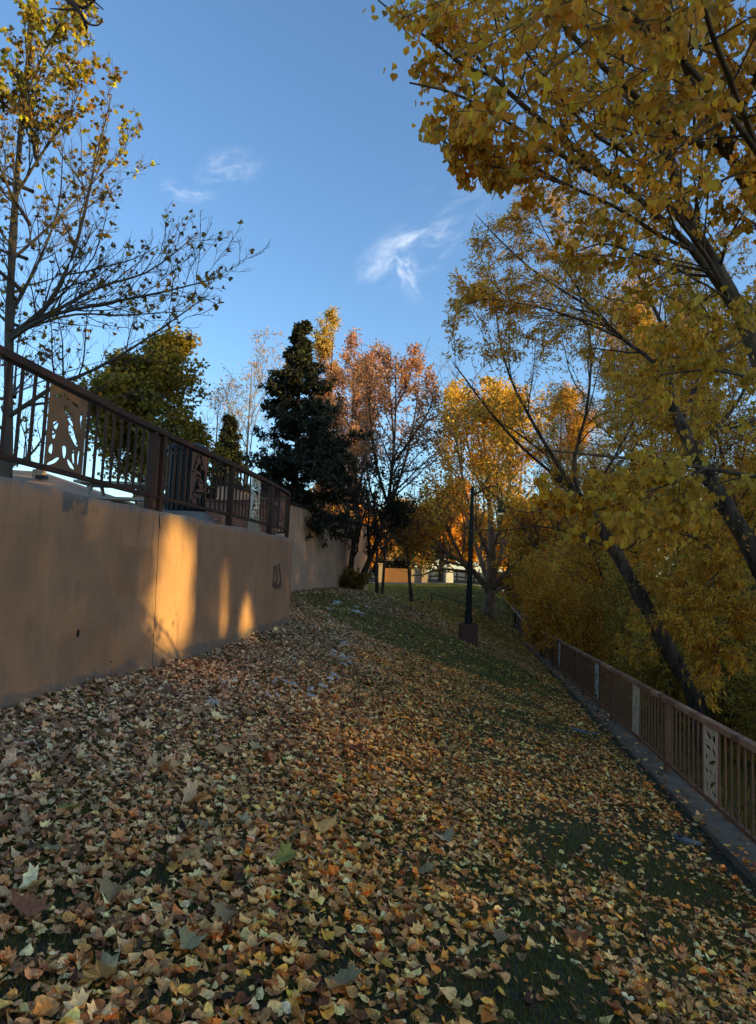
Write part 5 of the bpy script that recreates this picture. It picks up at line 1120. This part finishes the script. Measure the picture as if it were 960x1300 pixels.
crown_tree('forked_tree', 'forked tree growing against the block wall with a tall reddish brown crown', fb_, 13, 4, .2, RED, [4, 3, 2, 2], .11, 5, 'bark_dark', limb=fl, trunk=[fb_, at(455, 735, d), at(460, 726, d)], n1=18, n2=7, n3=3, lr=.28, up=.35, keep=fk, colfn=redcol, droop=.5)
# dark evergreen with twin trunks right beside it
jb = at(479, 753, 31.5); jb[2] = G(jb[0], 31.5)
jl = limbs([([jb, at(478, 720, 31.5), at(479, 690, 31.6), at(474, 650, 32), at(462, 620, 32.3)], .10, .03), ([jb + (.22, 0, 0), at(488, 715, 31.5), at(490, 690, 31.5), at(494, 650, 31.5), at(500, 615, 31.4)], .08, .03), ([at(479, 690, 31.6), at(490, 660, 31), at(510, 640, 30.7)], .05, .02), ([at(490, 690, 31.5), at(505, 668, 31.8), at(515, 655, 32)], .04, .02)], 10)
CON = [(.022, .030, .020), (.030, .040, .026), (.016, .022, .017), (.045, .048, .030)]
crown_tree('juniper_tree', 'black green evergreen with twin thin trunks beside the forked tree', jb, 5, 2, .1, CON, [3, 3, 3, 1], .13, 6, 'bark_dark', limb=jl, trunk=[jb, at(479, 735, 31.5), at(478, 722, 31.5)], n1=8, n2=5, n3=2, lr=.42, up=.1, keep=lambda p: (lambda x, y: (y < 702) & (y > 585))(*proj(p)))
# sprouting suckers at the foot of the forked tree
n = 36; a = rng.random(n) * 6.28; q = fb_ + np.column_stack((np.cos(a) * .5 * rng.random(n) - .25, np.sin(a) * .4 * rng.random(n) - .2, np.zeros(n)))
st = shoot(q, np.column_stack((np.cos(a) * .4, np.sin(a) * .4, np.ones(n))), .5 + .7 * rng.random(n), np.full(n, .012), 6, 0, .12, .3); s1 = spawn(*st, 6, .15, 1, (.5, 1), .4, .6, 4, 0, .15, .4, minr=.004)
make_tree('sucker_shrub', 'bushy olive suckers around the foot of the forked tree', 'shrub', fb_ + (-.2, -.2, 0), [st, s1], [4, 3], M['bark_brown'], [leaves(s1[0], 8, .11, [(.20, .16, .045), (.14, .12, .04), (.28, .2, .06)], [3, 3, 2], [bent(T_CARD, .3, .2)])])
# ---- conifers
def conifer(label, base, h, prof, nwh, cols, r0, size=.16, nn=22, group=None):
    base = np.array(base, float); tr = limbs([([base, base + (.05, 0, h * .4), base + (-.03, 0, h * .8), base + (0, 0, h)], r0, .012)], 16)
    P_ = []; D_ = []; Ln = []; 
    for i in range(nwh):
        u = (i + .5) / nwh; z = h * (.10 + .90 * u); nb = int(7 + 2 * (1 - u))
        for k in range(nb):
            a = rng.random() * 6.28; L_ = prof(u, a) * (.45 + .7 * rng.random()); P_.append(base + (0, 0, z + rng.normal() * .1)); D_.append((math.cos(a), math.sin(a), .28 * u + .05 + .12 * rng.normal())); Ln.append(L_)
    l1 = shoot(np.array(P_), np.array(D_), np.array(Ln), np.full(len(P_), .03), 8, -.12, .06, .2); 
    l2 = spawn(*l1, 11, .12, 1, (.6, 1.05), .34, .5, 5, -.02, .08, .3, minr=.006, tipshort=.55, flat=.65); l3 = spawn(*l2, 3, .2, 1, (.5, .9), .5, .6, 3, 0, .1, .4, minr=.004, flat=.5)
    TN = [(np.array([(-.10, 0, 0), (.10, 0, 0), (.16, .55, .02), (0, 1, -.06), (-.16, .55, .02)]), [(0, 1, 2, 3, 4)]), (np.array([(0, 0, 0), (.30, .35, .1), (0, .9, 0), (-.30, .35, .1)]), [(0, 1, 2, 3)])]
    lf = [dict(leaves(l3[0], nn, size, cols, [3, 3, 3, 1], TN, droop=.2, spread=.7), mat=M['needle']), leaves(l2[0], 8, size, cols, [3, 3, 3, 1], TN, droop=.2, spread=.7)]
    make_tree('conifer_tree', label, 'tree', base, [tr, l1, l2, l3], [9, 5, 3, 3], M['bark_dark'], lf, group)
def spr(u, a):
    z = u
    wv = np.interp(z, [0, .12, .3, .45, .55, .7, .8, .93, 1], [2.0, 2.7, 2.7, 2.2, 1.75, 1.15, .8, .42, .12]); wv *= 1 + .6 * math.cos(a) * math.exp(-((z - .30) / .13) ** 2) + .12 * math.sin(3 * a + 9 * z)
    return wv
cb = at(374, 600, 28); cb[2] = 2.1
conifer('dark spruce rising above the end of the tan wall', cb, at(376, 413, 28)[2] - 2.1, spr, 19, CON, .16, .16, 8)
c2 = at(290, 600, 40); c2[2] = 2.1
conifer('small dark conifer between the round green tree and the spruce', c2, at(290, 530, 40)[2] - 2.1, lambda u, a: np.interp(u, [0, .3, 1], [1.6, 1.7, .2]), 14, CON, .1, .2, 5)
# ---- round green tree behind the railing
gb = at(176, 640, 22); gb[2] = 2.1
GC = [(.24, .22, .045), (.18, .175, .04), (.30, .25, .05), (.13, .13, .035)]
def gcol(p, c):
    hgt = np.clip((p[:, 2] - 6.5) / 2.0, 0, 1)[:, None]; k = hgt * (rng.random((len(c), 1)) < .55); return c * (1 - .8 * k) + .8 * k * np.array((.36, .27, .04)) * (.7 + .6 * rng.random((len(c), 1)))
crown_tree('maple_tree', 'round green tree turning yellow on top behind the railing', gb, 5.9, 2.4, .15, GC, [3, 3, 2, 2], .12, 8, 'bark_dark', .2, .15, (.6, 1.25), n1=10, n2=8, n3=3, colfn=gcol, lr=.58, nlim=24)
# ---- bare pale trees
for px_, py_, Y_, top, lab in ((312, 600, 46, 455, 'pale bare tree between the round green tree and the spruce'), (272, 600, 55, 500, 'small bare tree just right of the round green tree')):
    b = at(px_, py_, Y_); b[2] = 2.1; hh = at(px_, top, Y_)[2] - 2.1
    crown_tree('bare_tree', lab, b, hh, hh * .42, .16, [(.45, .36, .26)], [1], .13, 1, 'bark_pale', .3, .3, (.45, .8), n1=7, n2=5, n3=3, lr=.5)
# ---- poplar with a yellow top, left of the forked tree
b = at(412, 650, 52); b[2] = .5; hh = at(415, 412, 52)[2] - .5
def popcol(p, c):
    k = np.clip((p[:, 2] - b[2] - hh * .82) / (hh * .1), 0, 1)[:, None]; return c * (1 - k) + k * np.array((.60, .42, .10)) * (.7 + .6 * rng.random((len(c), 1)))
crown_tree('poplar_tree', 'slim reddish tree with a yellow tip behind the spruce', b, hh, 3.9, .25, RED, [4, 3, 2, 2], .15, 5, 'bark_brown', .2, .5, (.5, 1.0), n1=9, n2=6, n3=3, colfn=popcol, lr=.45, nlim=20)
b_2 = at(440, 690, 48); b_2[2] = .4; h2 = at(440, 462, 48)[2] - .4
crown_tree('russet_tree', 'broad sparse pinkish tree between the spruce and the forked tree', b_2, h2, 4.6, .25, RED, [4, 3, 2, 2], .15, 5, 'bark_brown', .25, .35, (.5, 1.0), n1=9, n2=6, n3=3, lr=.48, nlim=20)
# ---- backdrop trees beyond the wall and the far lawn
FY = [(.62, .40, .05), (.55, .33, .04), (.45, .32, .06), (.60, .46, .12)]; FT = [(.40, .30, .17), (.34, .25, .14), (.28, .22, .12), (.45, .36, .2)]; FO = [(.52, .27, .05), (.45, .22, .04), (.40, .26, .07), (.56, .34, .08)]
for px_, Y_, hgt, crn, cl, lab in ((402, 58, 6.6, 3.3, FY, 'bright yellow tree behind the block wall'), (440, 66, 7.2, 3.6, FO, 'orange tree behind the block wall right of the yellow one'), (505, 84, 8.4, 4.4, FT, 'tan tree far beyond the garden wall'), (560, 68, 8.5, 4.0, FO, 'tree with a thick grey trunk beyond the far path'), (592, 88, 8.0, 4.6, FY, 'bright yellow tree far beyond the white marker post'), (640, 92, 8.6, 4.6, FY, 'yellow tree far behind the orange plane'), (535, 98, 9.0, 5, FT, 'pale tan tree farthest back in the middle'), (690, 80, 9, 5, FO, 'amber tree far behind the ramp'), (470, 96, 8, 4.6, FO, 'distant orange tree seen past the forked trunks')):
    q = at(px_, 735, Y_); q[2] = G(q[0], Y_) - .2
    crown_tree('park_tree', lab, q, hgt, crn, .32 if px_ == 560 else .22, cl, [3, 3, 2, 2], .32, 10, 'bark_grey', .15, .2, (.6, 1.2), n1=8, n2=6, n3=2, lr=.52, nlim=14, group='park trees in the far distance')
for X_, Y_, hgt, crn, cl, lab in ((21, 40, 8.5, 4.2, FO, 'amber tree across the river behind the shrubs at the right'), (26, 50, 9, 4.5, FT, 'tan tree across the river right of the amber one'), (17.5, 54, 9, 4.4, FY, 'yellow tree across the river behind the leaning willow'), (33, 62, 10, 5, FO, 'orange tree far across the river at the right edge'), (23, 66, 10, 5, FY, 'yellow tree farthest back across the river')):
    q = np.array((X_, Y_, G(X_, Y_) - .2)); crown_tree('river_tree', lab, q, hgt + 2, crn, .22, cl, [3, 3, 2, 2], .30, 11, 'bark_grey', .12, .2, (.6, 1.2), n1=8, n2=6, n3=2, lr=.52, nlim=15, group='trees across the river')
n = 60
for px_, Y_, lab in ((640, 69, 'rounded grey brown shrub beside the timber fence'), (497, 68.5, 'dark clipped hedge behind the garden wall')):
    q = at(px_, 738, Y_); q[2] = G(q[0], Y_); wd = 1.0 if px_ == 640 else 1.7; a = rng.random(n) * 6.28; p0 = q + np.column_stack((np.cos(a) * wd * rng.random(n), np.sin(a) * .6 * rng.random(n), np.zeros(n)))
    hh = 1.3 if px_ == 640 else 2.2
    st = shoot(p0, np.column_stack((np.cos(a) * .4, np.sin(a) * .4, np.ones(n))), hh * (.7 + .4 * rng.random(n)), np.full(n, .02), 6, 0, .12, .3); s1 = spawn(*st, 10, .1, 1, (.5, 1), .4, .6, 4, 0, .15, .4, minr=.005)
    make_tree('round_shrub', lab, 'shrub', q, [st, s1], [4, 3], M['bark_brown'], [leaves(s1[0], 8, .2, FT if px_ == 640 else CON, [3, 3, 2, 2], [bent(T_CARD, .3, .2)])])
# ---- unseen wood added right of the camera to keep the lawn in shade
n = 415000; y = -28 + 70 * rng.random(n); x = 42 + 8 * rng.random(n); topz = np.interp(y, [-46, 20, 29, 42], [15.3, 15.3, 10.5, 10]) + 1.0 * np.sin(y * .55) + .8 * np.sin(y * 1.3 + 1); z = -3.2 + (topz + 3.2) * rng.random(n) ** .85
p = np.column_stack((x, y, z)); # extra leaf cards added sunward to darken the wall's near and far stretch
e_ = 7000; wy = np.where(rng.random(e_) < .42, 3.5 + 5.1 * rng.random(e_), 10.7 + 6.8 * rng.random(e_)); wz = -.4 + 3.0 * rng.random(e_); t_ = (42 + 8 * rng.random(e_) + 2.75) / SUN[0]
p = np.concatenate((p, np.column_stack((-2.75 + SUN[0] * t_, wy + SUN[1] * t_, wz + SUN[2] * t_)))); n = len(p)
k = gap_keep(p, 4.0); p = p[k]; n = len(p)
V, P_, tt = leaf_arrays([bent(T_CARD, .4, .3)], p, rng.standard_normal((n, 3)), rng.standard_normal((n, 3)), .20 * (.7 + .6 * rng.random(n)), palette(n, [(.22, .17, .04), (.15, .13, .035), (.30, .2, .04)], [3, 3, 2]))
o = part('shade_wood', np_mesh('shade_wood', V, P_, False, tt), M['leaf']); tag(o, 'unseen yellowing leaf bank added on the right to shade the lawn', 'wood', kind='stuff')
